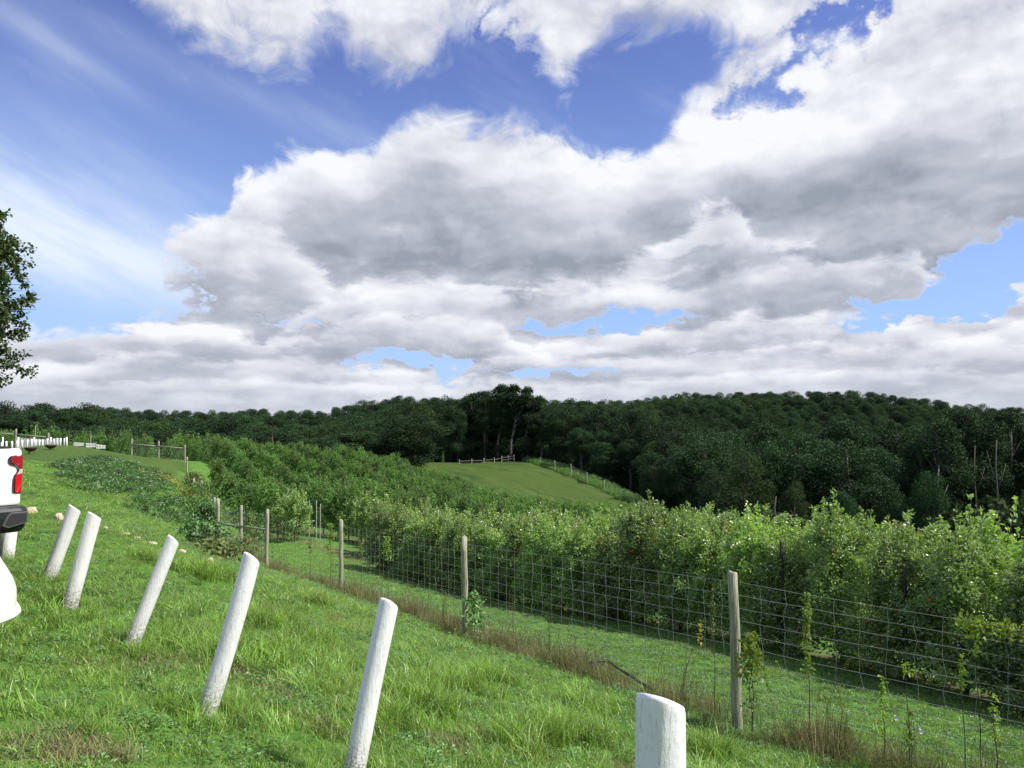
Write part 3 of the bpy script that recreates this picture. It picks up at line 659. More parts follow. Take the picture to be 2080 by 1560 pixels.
def build_weeds():
    dryt = [blades_mesh('dead_stand', 46, 0.22, 0.15, 0.42, 0.007, 0.6, M['dry'], seg=3, droop=0.4) for _ in range(3)]
    mixt = [blades_mesh('mixed_stand', 46, 0.2, 0.15, 0.45, 0.007, 0.5, M['olive_weed'], seg=3, frac_dry=0.45, dm=M['dry']) for _ in range(3)]
    def stalk(seed):
        rs = np.random.default_rng(seed); mb = MB(); 
        for k in range(3):
            x, y = rs.normal(0, .07, 2); h = rs.uniform(.45, .95); mb.tube([(x, y, 0), (x + rs.normal(0, .03), y + rs.normal(0, .03), h * .5), (x + rs.normal(0, .08), y + rs.normal(0, .08), h)], [.004, .003, .0015], 4, False)
        v = np.array(mb.v); f = []
        for q in mb.f: f += [(q[0], q[1], q[2]), (q[0], q[2], q[3])]
        n = 70; c = v[rs.integers(0, len(v), n)] + rs.normal(0, .035, (n, 3)); c[:, 2] = np.abs(c[:, 2]) * rs.uniform(.2, 1, n)
        lv, lf, lt = leaves(c, rdir(n), rdir(n, 1), .03, .014)
        return mesh_np('dead_stalk', np.concatenate([v, lv]), np.concatenate([np.array(f), lf + len(v)]), M['dry'], False, dict(tone=np.concatenate([np.zeros(len(v)), lt])))
    st_ = [stalk(i) for i in range(3)]
    V = dryt + mixt + st_
    pts = []
    for (x1, y1), (x2, y2) in zip(fence_pts[:6], fence_pts[1:7]):
        L = math.hypot(x2 - x1, y2 - y1); n = int(L * 95); t = rng.random(n); off = rng.normal(.10, .28, n) + (y1 > 12) * .15
        pts.append(np.stack([x1 + (x2 - x1) * t + off * NS[0] * 1.0, y1 + (y2 - y1) * t + off * NS[1]], 1))
    p = np.concatenate(pts); n = len(p); nz = noise2(p[:, 0], p[:, 1], 1.2, 2.0)
    idx = np.where(rng.random(n) < 0.38 + 0.3 * nz, rng.integers(0, 3, n), rng.integers(3, 6, n)); k = rng.random(n) < 0.16; idx[k] = rng.integers(6, 9, k.sum())
    keep = rng.random(n) < np.clip(0.45 + 0.7 * noise2(p[:, 0], p[:, 1], 2.3, 6.0), 0.10, 1); p = p[keep]; idx = idx[keep]; n = len(p)
    sc = rng.uniform(.45, 1.15, n) * np.clip(0.85 + 0.3 * noise2(p[:, 0], p[:, 1], .9, 5), .5, 1.3)
    pos = np.concatenate([p, (H(p[:, 0], p[:, 1]) - .01)[:, None]], 1)
    scatter('dry_weeds', pos, np.stack([rng.normal(0, .12, n), rng.normal(0, .12, n), rng.random(n) * 6.283], 1), np.repeat(sc[:, None], 3, 1), idx, V, 'strip of brown dead grass and weeds growing along the foot of the wire fence', 'weeds')
    # broad-leaved patch on the left slope
    cl = [clump_mesh('leafy_clump', 90, 0.35, 0.24, 0.10, 0.08, M['hill_weed']) for _ in range(3)]
    fl = clump_mesh('flower_clump', 40, 0.3, 0.34, 0.035, 0.035, M['petal'])
    yl = clump_mesh('yellow_clump', 60, 0.3, 0.5, 0.06, 0.05, M['yellow'])
    poly = [XY(120, 950, 45), XY(200, 928, 58), XY(330, 940, 62), XY(368, 960, 58), XY(385, 1010, 48), XY(400, 1060, 36), XY(330, 1040, 27), XY(150, 1000, 27), XY(90, 985, 34)]
    n = 5200; x = rng.uniform(-40, -5, n); y = rng.uniform(24, 62, n); k = inpoly(x, y, poly) & (noise2(x, y, .5, 3) > -.5) & (rng.random(n) < .8); x, y = x[k], y[k]; n = len(x)
    idx = rng.integers(0, 3, n); r = rng.random(n); idx[(r < .11) & (noise2(x, y, .3, 1) > 0)] = 3
    yk = (np.hypot(x - XY(362, 1005, 45)[0], y - 45) < 2.6) & (r < .5); idx[yk] = 4
    sc = rng.uniform(.6, 1.5, n)
    scatter('leafy_weeds', np.stack([x, y, H(x, y)], 1), np.stack([rng.normal(0, .1, n), rng.normal(0, .1, n), r * 60], 1), np.repeat(sc[:, None], 3, 1), idx, cl + [fl, yl], 'broad patch of dark leafy weeds with pale blossoms on the left hillside', 'weeds')
    rw = [clump_mesh('row_weed', 70, 0.3, 0.38, 0.09, 0.045, M['broad']) for _ in range(2)] + [blades_mesh('row_grass', 40, .25, .15, .4, .012, .7, M['grass'], frac_dry=.3, dm=M['dry'])]
    n = 900; k_ = rng.integers(0, 2, n); s_ = 13.5 + 4.3 * k_ + rng.normal(.15, .32, n); t_ = rng.uniform(0, 36, n); q = NS[None] * s_[:, None] + TS[None] * t_[:, None]; kk = noise2(q[:, 0], q[:, 1], 1.4, 2) > -.35; q = q[kk]; n = len(q)
    scatter('row_weeds', np.column_stack([q, H(q[:, 0], q[:, 1])]), np.stack([np.zeros(n), np.zeros(n), rng.random(n) * 6], 1), np.repeat(rng.uniform(.5, 1.25, n)[:, None], 3, 1), rng.integers(0, 3, n), rw, 'low leafy weeds growing along the strip under the front orchard rows', 'weeds')
    # brambles along the far field's right edge and below the forest
    cl2 = [clump_mesh('bramble_clump', 110, 0.9, 1.0, 0.22, 0.17, M['far_apple_leaf']) for _ in range(3)]
    e = [XY(1060, 940, 232), XY(1128, 956, 192), XY(1192, 982, 166), XY(1267, 1016, 142), XY(1330, 1045, 124)]
    X, Y = [], []
    for (x1, y1), (x2, y2) in zip(e[:-1], e[1:]):
        n = 240; t = rng.random(n); off = rng.uniform(0.2, 7, n); dx, dy = x2 - x1, y2 - y1; L = math.hypot(dx, dy)
        X.append(x1 + dx * t - dy / L * off * -1 * -1 + 0); Y.append(y1 + dy * t + dx / L * off)
    x = np.concatenate(X); y = np.concatenate(Y); n = len(x)
    scatter('brambles', np.stack([x, y, H(x, y)], 1), np.stack([np.zeros(n), np.zeros(n), rng.random(n) * 6], 1), np.repeat(rng.uniform(.6, 1.5, n)[:, None], 3, 1), rng.integers(0, 3, n), cl2, 'scrubby dark brambles along the posts at the right edge of the far field', 'brambles')
build_weeds()
# ------------------------------------------------------------------ white leaning logs
ORD = ['first', 'second', 'third', 'fourth', 'fifth', 'sixth', 'seventh', 'eighth', 'ninth', 'tenth', 'eleventh', 'twelfth', 'thirteenth', 'fourteenth', 'fifteenth', 'sixteenth', 'seventeenth', 'eighteenth', 'nineteenth', 'twentieth', 'twenty-first', 'twenty-second', 'twenty-third', 'twenty-fourth', 'twenty-fifth', 'twenty-sixth', 'twenty-seventh', 'twenty-eighth']
def log_post(foot, top, rad, label, bend=(0, 0, 0), cut=(-0.018, -0.036), seed=0):
    """foot and top: 3-D points on the axis; the log goes 0.35 m into the soil"""
    f = Vector(foot); t = Vector(top); ax = (t - f); L = ax.length; ax.normalize()
    N, MZ = 40, 90
    a = Vector((1, 0, 0)); a = (a - ax * a.dot(ax)).normalized(); b = ax.cross(a)
    v = []; up = []
    bv = Vector(bend)
    for i in range(MZ + 1):
        q = i / MZ; zz = -0.35 + (L + 0.35) * q; c = ax * zz + bv * (4 * q * (1 - q))
        rr = rad * (1.04 - 0.06 * q)
        for k in range(N):
            th = 2 * math.pi * k / N; cs, sn = math.cos(th), math.sin(th)
            dd = mnoise.noise(Vector((cs * 1.6 + seed * 3.1, sn * 1.6, zz * 2.2))) * 0.05 + mnoise.noise(Vector((cs * 6 + seed, sn * 6, zz * 3))) * 0.014 + mnoise.noise(Vector((cs * 14 + seed, sn * 14, zz * 4))) * 0.014
            r = rr * (1 + dd)
            edge = max(0.0, 1 - (MZ - i) * (L + .35) / MZ / 0.014); r *= 1 - 0.045 * edge * edge
            p = c + a * cs * r + b * sn * r
            # sawn end: slightly oblique
            p += ax * ((cut[0] * cs + cut[1] * sn) * r / rad * max(0, 1 - (L - zz) / 0.5))
            v.append(p); up.append(zz)
    n = len(v); v.append(ax * (L) + ax * 0.002); up.append(L)
    q = []
    for i in range(MZ):
        for k in range(N):
            q.append((i * N + k, i * N + (k + 1) % N, (i + 1) * N + (k + 1) % N, (i + 1) * N + k))
    q += [(MZ * N + k, MZ * N + (k + 1) % N, n) for k in range(N)]
    me = mesh_py('leaning_post', v, q, M['log'], True)
    at = me.attributes.new('up', 'FLOAT', 'POINT'); at.data.foreach_set('value', up)
    o = obj('leaning_post', me, None, f)
    return tag(o, label, 'post', 'white painted logs leaning along the parking edge')
def lp(ub, vb, Yb, ut, vt, Yt, rad, label, **k):
    x, y, z = P(ub, vb, Yb); g = h1(x, y)
    return log_post((x, y, g), P(ut, vt, Yt), rad, label, **k)
lp(14, 1130, 11.0, 26, 1040, 11.1, 0.088, 'white painted post seen below the pickup bumper, its top hidden', seed=1)
lp(97, 1180, 9.75, 152, 1032, 9.8, 0.083, 'white leaning post with muddy foot, farthest of the leaning ones right of the pickup', seed=2)
lp(140, 1236, 8.2, 192, 1047, 8.25, 0.076, 'white leaning post just right and in front of the farthest muddy-footed one', seed=3)
lp(263, 1316, 7.0, 352, 1096, 7.1, 0.062, 'slimmest white leaning post, standing alone with a worn bare patch beside its foot', seed=4)
lp(412, 1452, 5.4, 511, 1133, 5.5, 0.066, 'long white leaning post with a slight bend, largest one seen whole from foot to top', bend=(.02, 0, -.01), seed=5)
lp(716, 1590, 4.75, 790, 1226, 4.85, 0.064, 'white post cut by the bottom edge, upright-leaning with grainy cracked paint', bend=(-.008, 0, 0), seed=6)
lp(1336, 1980, 2.42, 1342, 1425, 2.40, 0.078, 'thick white post stub nearest the camera, only its top showing at the bottom edge', cut=(-0.026, -0.040), seed=7)

# ------------------------------------------------------------------ pickup truck at the left edge
def simple_paint(name, col, rough=0.25):
    m, T, b = mat(name); b.inputs['Base Color'].default_value = (*col, 1); b.inputs['Roughness'].default_value = rough; b.inputs['Coat Weight'].default_value = 0.6; b.inputs['Coat Roughness'].default_value = 0.06
    tc = T.new('ShaderNodeTexCoord'); n = T.noise(tc.outputs['Object'], 1.7, 5, 0.6)
    T.put(b.inputs['Base Color'], T.mix(T.m('MULTIPLY', T.mr(n, .45, .75), .25), col, tuple(c * 0.8 for c in col)))
    return m
M['car_white'] = simple_paint('white_car_paint', (0.80, 0.80, 0.79))
M['trim'] = simple('dark_trim', (0.016, 0.018, 0.020), 0.5, spec=0.3)
M['trim_edge'] = simple('worn_grey_trim', (0.06, 0.065, 0.07), 0.5)
M['trim_gloss'] = simple('gloss_dark_trim', (0.03, 0.035, 0.04), 0.2)
M['lens'] = simple('red_lens', (0.50, 0.006, 0.012), 0.12, coat=1.0)
M['lens_dark'] = simple('deep_red_lens', (0.26, 0.012, 0.02), 0.12, coat=1.0)
M['lens_clear'] = simple('clear_lens', (0.75, 0.42, 0.42), 0.1, coat=1.0)
M['tyre'] = simple('tyre_rubber', (0.02, 0.02, 0.02), 0.85, nz=.2)
M['rim'] = simple('alloy', (0.45, 0.46, 0.47), 0.35, 0.7)
M['glass'] = simple('tinted_glass', (0.015, 0.018, 0.02), 0.05, coat=1.0)
def wheel_parts(parent, loc, r, w, axis):
    """axis: unit vector along the axle (local)"""
    a = Vector(axis)
    t = MB(); c = Vector(loc); t.tube([c - a * w / 2, c - a * w * .4, c + a * w * .4, c + a * w / 2], [r * .93, r, r, r * .93], 32)
    wh = t.build('wheel', M['tyre'], parent, True)
    q = MB(); q.tube([c + a * (w / 2 - .03), c + a * (w / 2 + .012)], [r * .62, r * .60], 24); q.build('rim', M['rim'], wh)
    s = MB(); ux = Vector((0, 0, 1)); uy = a.cross(ux)
    q2 = MB()
    for k in range(6):
        th = k * math.pi / 3; d = ux * math.cos(th) + uy * math.sin(th); q2.tube([c + a * (w / 2 + .018), c + a * (w / 2 + .018) + d * r * .55], .022, 6)
    q2.build('spoke', M['black_metal'], wh)
def build_truck():
    Y0 = 9.2; x0, y0, _ = P(48, 950, Y0); gz = h1(x0, y0)
    root = empty('pickup_truck', (x0, y0, gz)); root.rotation_euler = (0, 0, 0)
    tag(root, 'white pickup truck cut by the left edge, red tail light and dark bumper corner showing', 'pickup truck')
    hd = Vector((-.77, .638, 0)); lf = Vector((-.638, -.77, 0)); bk = -hd
    inv = 1542 / Y0
    def loc(c, z, d=0.0):           # c metres left of the corner, z world height, d metres rearwards
        return lf * c + bk * d + Vector((0, 0, z - gz))
    def zz(v): return CAMZ - (v - 850) / inv
    def px(u, v, d=0.0): return loc((48 - u) / 190.0, zz(v), d)
    # rear corner pillar and box side, built as rounded slabs
    zt, zb = zz(911), zz(1019)
    W = 2.03; Lbed = 2.0; Ltot = 5.85
    def section(zs, offs, name, m, L, parent, w0=0.0, w1=W, smooth=True):
        # plan outline of a body with rounded rear corners, swept up through heights with inset offs
        mb = MB(); rings = []
        for z, o in zip(zs, offs):
            r = 0.085; pts = []
            for (cx, cd, a0) in ((w0 + o + r, -r - o, -90), (w1 - o - r, -r - o, 0)):
                for k in range(7):
                    a = R(a0 + 90 * k / 6)
                    # local plan: c (left), d (rearwards)
                    pts.append((cx + r * math.sin(a) * 1.0, cd + r * math.cos(a)))
            pts.append((w1 - o, -L)); pts.append((w0 + o, -L))
            rings.append([loc(c, 0, d) + Vector((0, 0, z)) for c, d in pts])
        n = len(rings[0]); v = [p for rg in rings for p in rg]; f = []
        for i in range(len(rings) - 1):
            for k in range(n): f.append((i * n + k, i * n + (k + 1) % n, (i + 1) * n + (k + 1) % n, (i + 1) * n + k))
        f += [tuple(range(n))[::-1], tuple((len(rings) - 1) * n + k for k in range(n))]
        mb.add(v, f)
        o = mb.build(name, m, parent, smooth)
        return o
    body = section([zb - .02, zb + .0, zb + .15, zb + .35, zt - .07, zt - .025, zt], [.01, .004, .003, 0.0, .0, .004, .02], 'bed', M['car_white'], Lbed + .3, root, smooth=False)
    # bed cover
    mb = MB(); mb.prism([loc(.1, zt + .001, -.12), loc(W - .1, zt + .001, -.12), loc(W - .1, zt + .001, -Lbed), loc(.1, zt + .001, -Lbed)], (0, 0, .022)); mb.build('bed_cover', M['trim'], root)
    # rail cap lip
    # cab
    cabz = zt
    sec = section([zb - .12, zb + .1, cabz, cabz + .02], [.03, 0, 0, .03], 'cab', M['car_white'], Ltot - Lbed - .3, root)
    sec.location = loc(0, gz, -(Lbed + .32)) - Vector((0, 0, 0))
    gh = section([cabz + .02, cabz + .45, cabz + .50], [.08, .24, .34], 'cabin_glass', M['glass'], 2.3, root); gh.location = loc(0, gz, -(Lbed + .40))
    rf = section([cabz + .50, cabz + .54], [.32, .40], 'roof', M['car_white'], 2.2, root); rf.location = loc(0, gz, -(Lbed + .45))
    # tailgate panel: seam and pressed handle recess
    g1 = MB(); g1.box(loc(.30 + .0015, (zt + zb) / 2, .002), (.004, .006, (zt - zb) - .04), math.atan2(lf.y, lf.x)); 
    tg = MB(); P4 = [loc(.305, zb + .02, .0), loc(W - .305, zb + .02, .0), loc(W - .305, zt - .03, .0), loc(.305, zt - .03, .0)]
    tg.prism(P4, bk * .012); tail = bevel(tg.build('tailgate', M['car_white'], root), .006)
    hb = MB(); hb.prism([loc(W / 2 - .16, zt - .16, .013), loc(W / 2 + .16, zt - .16, .013), loc(W / 2 + .16, zt - .09, .013), loc(W / 2 - .16, zt - .09, .013)], bk * .01); hb.build('handle', M['trim'], tail)
    sl_ = MB(); sl_.prism([loc(.252, zz(928), .001), loc(.45, zz(928), .001), loc(.45, zz(926.3), .001), loc(.252, zz(926.3), .001)], bk * .003); sl_.build('panel_seam', M['trim'], root)
    # tail lights
    def mirror(poly): return [(W - c, z) for c, z in poly]
    def lampset(mir):
        def pl(pts, d0, th, name, m, parent):
            q = [((48 - u) / 190.0, zz(v)) for u, v in pts]
            if mir: q = [(W - c, z) for c, z in q][::-1]
            mb = MB(); ps = []
            for c, z in q:
                # wrap round the corner
                cc = min(c, W - c); dd = d0 - 0.35 * max(0, .085 - cc) ** 2 / .085 * 1.6
                ps.append(loc(c, z, dd))
            mb.prism(ps, bk * th); o = mb.build(name, m, parent); bevel(o, .004, 2); return o
        hs = pl([(47.5, 923.5), (30, 924), (21, 925), (16.5, 929), (15.5, 934), (16.5, 939.5), (21, 943.5), (31, 946.5), (34, 949.5), (34.8, 954), (33, 959), (28.5, 964), (26.5, 972), (26, 985), (26.5, 998), (36, 1000.5), (46.5, 1001), (48, 960)], .000, .012, 'tail_light', M['trim_gloss'], root)
        pl([(47.3, 925), (30, 925.5), (23, 927), (21, 932), (22.5, 938), (30, 942.5), (37, 945.5), (39.5, 951.5), (47.6, 951.5)], .010, .012, 'upper_lens', M['lens_dark'], hs)
        pl([(40, 952), (47.3, 952), (47, 961), (33.5, 962.5), (38, 957.5)], .010, .010, 'clear_band', M['lens_clear'], hs)
        pl([(33, 963), (47, 961.5), (46, 980), (45, 998), (37, 998.5), (31, 997.5), (30.6, 980), (31, 968)], .010, .012, 'lower_lens', M['lens'], hs)
    lampset(False); lampset(True)
    # bumper: dark, wrapped, with corner step recess
    bz1, bz0 = zz(1024), zz(1074)
    def bpoly(vo, d0, d1, zs, nm, m, par, c0=-.015, c1=W + .015, r=.11):
        mb = MB(); rings = []
        for z, o in zs:
            pts = []
            for k in range(9):
                a = R(-90 + 90 * k / 8); pts.append((c0 + o + r + r * math.sin(a), d1 - o - r + r * math.cos(a)))
            for k in range(9):
                a = R(90 * k / 8); pts.append((c1 - o - r + r * math.sin(a), d1 - o - r + r * math.cos(a)))
            pts += [(c1 - o - .01, d0), (c0 + o + .01, d0)]
            rings.append([loc(c, 0, d) + Vector((0, 0, z)) for c, d in pts])
        n = len(rings[0]); v = [p for rg in rings for p in rg]; f = []
        for i in range(len(rings) - 1):
            for k in range(n): f.append((i * n + k, i * n + (k + 1) % n, (i + 1) * n + (k + 1) % n, (i + 1) * n + k))
        f += [tuple(range(n))[::-1], tuple((len(rings) - 1) * n + k for k in range(n))]
        mb.add(v, f); return mb.build(nm, m, par, False)
    bm = bpoly(0, -.10, .215, [(bz0, .05), (bz0 + .05, .02), (bz1 - .13, .0), (bz1 - .05, .0), (bz1 - .012, .02), (bz1, .05)], 'bumper', M['trim'], root)
    bevel(bm, .008)
    for mir in (False, True):
        q = [(.012, zz(1034)), (.19, zz(1034)), (.225, zz(1040)), (.275, zz(1059)), (.21, zz(1064)), (.012, zz(1056))]
        q2 = [(.028, zz(1037)), (.18, zz(1037)), (.208, zz(1042)), (.245, zz(1056)), (.20, zz(1060)), (.028, zz(1052.5))]
        if mir: q = [(W - c, z) for c, z in q][::-1]; q2 = [(W - c, z) for c, z in q2][::-1]
        mb = MB(); mb.prism([loc(c, z, .212) for c, z in q], bk * .012); st_o = mb.build('corner_step', M['trim_edge'], bm)
        bevel(st_o, .005)
        mb = MB(); mb.prism([loc(c, z, .222) for c, z in q2], bk * .006); mb.build('step_pad', M['black_metal'], bm)
    for c, d in ((.13, -1.05), (W - .13, -1.05), (.13, -4.75), (W - .13, -4.75)):
        wheel_parts(root, loc(c, gz + .40, d), .40, .27, (-lf if c < 1 else lf))
    ub = MB(); ub.prism([loc(.3, gz + .42, -.2), loc(W - .3, gz + .42, -.2), loc(W - .3, gz + .42, -5.6), loc(.3, gz + .42, -5.6)], (0, 0, .2)); ub.build('chassis', M['black_metal'], root)
build_truck()

# ------------------------------------------------------------------ white car, its bumper corner showing
def build_car():
    Y0 = 5.3; x0, y0, _ = P(0, 1200, Y0); gz = h1(x0, y0)
    root = empty('white_car', (x0, y0, gz)); tag(root, 'white car with scuffed bumper corner poking in at the left edge, below the pickup', 'car')
    k = Y0 / 1542
    prof = [(1268, -0.075), (1262, -0.012), (1254, 0.04), (1246, .078), (1236, .094), (1225, .0985), (1210, .099), (1195, .096), (1182, .084), (1170, .069), (1158, .045), (1146, .022), (1134, .003), (1126, -.02), (1119, -.08)]
    # outline of the car in plan; axis of the car: runs to the left/away
    hd = Vector((-.62, .785, 0)); lf = Vector((-.785, -.62, 0)); bk = -hd
    W, L, r = 1.82, 4.5, .36
    # place so that the rounded corner's silhouette touches the bearing of u = 0
    vdir = Vector((x0, y0, 0)).normalized(); sidev = Vector((vdir.y, -vdir.x, 0))
    def ring(o, z):
        pts = []
        for (c, d, a0) in ((r, -r, -90), (W - r, -r, 0), (W - r, -L + r, 90), (r, -L + r, 180)):
            for i in range(13):
                a = R(a0 + 90 * i / 12); rr = r + o
                pts.append(lf * (c + rr * math.sin(a)) + bk * (d + rr * math.cos(a)) + Vector((0, 0, z)))
        return pts
    r0 = ring(0, 0); mx = max(p.dot(sidev) for p in r0); near = max(r0, key=lambda p: p.dot(sidev))
    off = -sidev * mx - vdir * (near.dot(vdir))
    mb = MB(); rings = []
    for v, o in prof:
        z = CAMZ - (v - 850) * k - gz; rings.append([p + off for p in ring(o * 1.0, z)])
    n = len(rings[0]); vv = [p for rg in rings for p in rg]; f = []
    for i in range(len(rings) - 1):
        for j in range(n): f.append((i * n + j, i * n + (j + 1) % n, (i + 1) * n + (j + 1) % n, (i + 1) * n + j))
    f += [tuple(range(n))[::-1], tuple((len(rings) - 1) * n + j for j in range(n))]
    mb.add(vv, f)
    m, T, b = mat('scuffed_white_paint'); tc = T.new('ShaderNodeTexCoord')
    n1 = T.noise(tc.outputs['Object'], 9, 4, .6); n2 = T.noise(tc.outputs['Object'], 38, 4, .7, 1.0)
    c = T.mix(T.m('MULTIPLY', T.mr(n1, .5, .8), .3), (0.76, 0.76, 0.72), (0.6, 0.58, 0.52)); c = T.mix(T.mr(n2, .68, .72), c, (0.12, 0.11, 0.1))
    T.put(b.inputs['Base Color'], c); b.inputs['Roughness'].default_value = 0.4; b.inputs['Coat Weight'].default_value = .3
    body = mb.build('body', m, root, True)
    # lower lip that sticks out
    zl = CAMZ - (1247 - 850) * k - gz; mb = MB(); a1 = ring(.055, zl); a2 = ring(.128, zl + .022); a3 = ring(.125, zl + .034); a4 = ring(.06, zl + .075); vv = [p + off for rg in (a1, a2, a3, a4) for p in rg]; f = []
    for i in range(4):
        for j in range(14): f.append((i * 15 + j, i * 15 + j + 1, ((i + 1) % 4) * 15 + j + 1, ((i + 1) % 4) * 15 + j))
    f += [(0, 15, 30, 45), (59, 44, 29, 14)]
    i0 = r0.index(near); vv = [vv[i * n + (i0 - 7 + j) % n] for i in range(4) for j in range(15)]
    mb.add(vv, f); mb.build('lower_lip', m, root, True)
    # seam line of the wheel-side panel
    mb = MB(); pts = []
    for i, (v, o) in enumerate(prof[8:13]):
        z = CAMZ - (v - 850) * k - gz; pts.append(ring(o + .001, z)[7 - i] + off)
    mb.tube(pts, .006, 6); mb.build('panel_seam', M['trim'], root)
    # cabin and wheels
    zr = rings[-1][0].z
    def box_ring(ins, ins2, z): return [lf * c + bk * d + off + Vector((0, 0, z)) for c, d in ((ins, -ins2), (W - ins, -ins2), (W - ins, -L + ins2 + .5), (ins, -L + ins2 + .5))]
    q = box_ring(.10, .55, zr - .01) + box_ring(.24, 1.05, zr + .48); mb = MB(); mb.add(q, [(3, 2, 1, 0), (4, 5, 6, 7), (0, 1, 5, 4), (1, 2, 6, 5), (2, 3, 7, 6), (3, 0, 4, 7)]); bevel(mb.build('cabin_glass', M['glass'], root), .05, 3)
    q = box_ring(.23, 1.02, zr + .475) + box_ring(.27, 1.1, zr + .52); mb = MB(); mb.add(q, [(3, 2, 1, 0), (4, 5, 6, 7), (0, 1, 5, 4), (1, 2, 6, 5), (2, 3, 7, 6), (3, 0, 4, 7)]); mb.build('roof', M['car_white'], root)
    for c, d in ((.12, -.95), (W - .12, -.95), (.12, -3.6), (W - .12, -3.6)):
        p = lf * c + bk * d + off; wheel_parts(root, (p.x, p.y, .31), .31, .22, (-lf if c < 1 else lf))
build_car()

# ------------------------------------------------------------------ woven wire fence
def post_mesh(name, rad, h, m, seed=0, n=14):
    mb = MB(); rs = random.Random(seed); pts = []; rd = []
    for i in range(9):
        q = i / 8; pts.append((rs.uniform(-.008, .008), rs.uniform(-.008, .008), -0.5 + (h + .5) * q)); rd.append(rad * (1.06 - .1 * q) * rs.uniform(.97, 1.03))
    pts.append((0, 0, h + .008)); rd.append(rad * .8)
    mb.tube(pts, rd, n); return mb.mesh(name, m, True)
def wire_panel(parent, a, b, h0, h1_, step, nrow, rw, seed=0, zoff0=0.06):
    """woven wire between two ground points a and b: lengthwise wires that sag a little and crimped stays"""
    a = Vector(a); b = Vector(b); L = (b - a).length; ns = max(2, int(round(L / step))); rs = random.Random(seed); mb = MB()
    def gp(q): return a.lerp(b, q)
    sg = [rs.uniform(.0, .03) for _ in range(nrow)]
    zs = [h1_ - (h1_ - h0) * i / (nrow - 1) for i in range(nrow)]
    for i, z in enumerate(zs):
        pts = [gp(j / 10) + Vector((0, 0, z - sg[i] * 4 * (j / 10) * (1 - j / 10) + rs.uniform(-.006, .006))) for j in range(11)]; mb.tube(pts, rw, 4, False)
    for s in range(1, ns):
        q = s / ns; dx = (b - a).normalized(); pts = []; lean = rs.uniform(-.02, .02)
        for i, z in enumerate(zs): pts.append(gp(q) + Vector((0, 0, z - sg[i] * 4 * q * (1 - q))) + dx * (rs.uniform(-.024, .024) + lean * i / nrow))
        mb.tube(pts, rw * .85, 4, False)
    return mb.build('wire_panel', M['wire'], parent)
def build_fence():
    root = empty('wire_fence', (fence_pts[2][0], fence_pts[2][1], h1(*fence_pts[2])))
    tag(root, 'woven wire fence on round grey posts running from the hill to the right foreground', 'fence')
    o0 = root.location.copy()
    hts = [2.0, 2.0, 1.99, 2.0, 2.0, 1.95, 1.95, 2.0, 2.0, 1.95, 1.95, 1.95, 2.0, 2.15]
    tops = {1: (1488, 1163), 2: (943.5, 1092), 3: (693, 1057), 4: (543, 1036), 5: (490, 1028), 6: (443, 1014), 7: (436, 1011), 8: (429, 1010), 10: (393, 972), 11: (388, 959), 12: (380, 929), 13: (375.5, 904)}
    G = []
    for i, (x, y) in enumerate(fence_pts):
        z = h1(x, y); G.append(Vector((x, y, z))); h = hts[i]
        r = {1: .064, 2: .058, 3: .06, 4: .062, 5: .068, 6: .075}.get(i, .07)
        rot = (0, 0, i)
        p = obj('post', post_mesh('post', r, h if i not in tops else (P(*tops[i], y)[2] - z), M['post'], i), root, Vector((x, y, z)) - o0)
        lean = (P(*tops[i], y)[0] - x) if i in tops else random.uniform(-.04, .04)
        p.rotation_euler = (0, math.atan2(lean, h), 0)
        G[-1] = (Vector((x, y, z)), lean, (P(*tops[i], y)[2] - z) if i in tops else h)
    for i in range(len(fence_pts) - 1):
        (a, la, ha), (b, lb, hb) = G[i], G[i + 1]
        rw = .0017 if i < 4 else .0021
        if i > 9: continue
        off = Vector((NS[0], NS[1], 0)) * .06
        wire_panel(root, a - o0 + off, b - o0 + off, .06, min(ha, hb) - .13, .29 if i < 5 else .34, 12, rw, i)
    # brace rails
    def rail(a, b, za, zb, r=.045, sag=0.0):
        (p, _, _), (q, _, _) = G[a], G[b]; mb = MB(); A = p + Vector((0, 0, za)); B = q + Vector((0, 0, zb))
        mb.tube([A - o0, A.lerp(B, .3) - o0 - Vector((0, 0, sag)), A.lerp(B, .65) - o0 - Vector((0, 0, sag * .8)), B - o0], [r * 1.1, r, r * .95, r * .85], 10); mb.build('brace_rail', M['rail'], root, True)
    rail(4, 5, 1.30, 1.12, .042); rail(5, 6, 1.14, 1.05, .045, .05); rail(6, 7, 1.05, 1.0, .045); rail(7, 8, 1.0, 1.0, .045)
    # staples that hold the top wire
    return G
FG = build_fence()
def back_fence():
    """post and rail stretch on the left crest beyond the slope, with wire"""
    pts = [XY(376, 939, 84), XY(322, 931, 86), XY(267, 925, 88)]
    root = empty('rail_fence', (*pts[0], h1(*pts[0]))); o0 = root.location.copy()
    tag(root, 'grey post and single rail fence on the hill crest, left of the wire fence corner', 'fence')
    G = [Vector((x, y, h1(x, y))) for x, y in pts]
    topv = [(376, 903), (322, 896), (267, 892.5)]
    for i, g in enumerate(G):
        if i: obj('post', post_mesh('post', .09, P(*topv[i], pts[i][1])[2] - g.z, M['post'], 30 + i), root, g - o0)
    for i, (va, vb) in enumerate(((911, 906.5), (906.5, 902))):
        A = Vector(P((376, 322)[i], va, pts[i][1])); B = Vector(P((322, 267)[i], vb, pts[i + 1][1])); mb = MB(); mb.tube([A - o0, A.lerp(B, .5) - o0, B - o0], .07, 8); mb.build('rail', M['rail'], root, True)
    wire_panel(root, G[0] - o0, G[1] - o0, .1, 1.5, 1.0, 7, .006, 3); wire_panel(root, G[1] - o0, G[2] - o0, .1, 1.5, 1.0, 7, .006, 4)
back_fence()
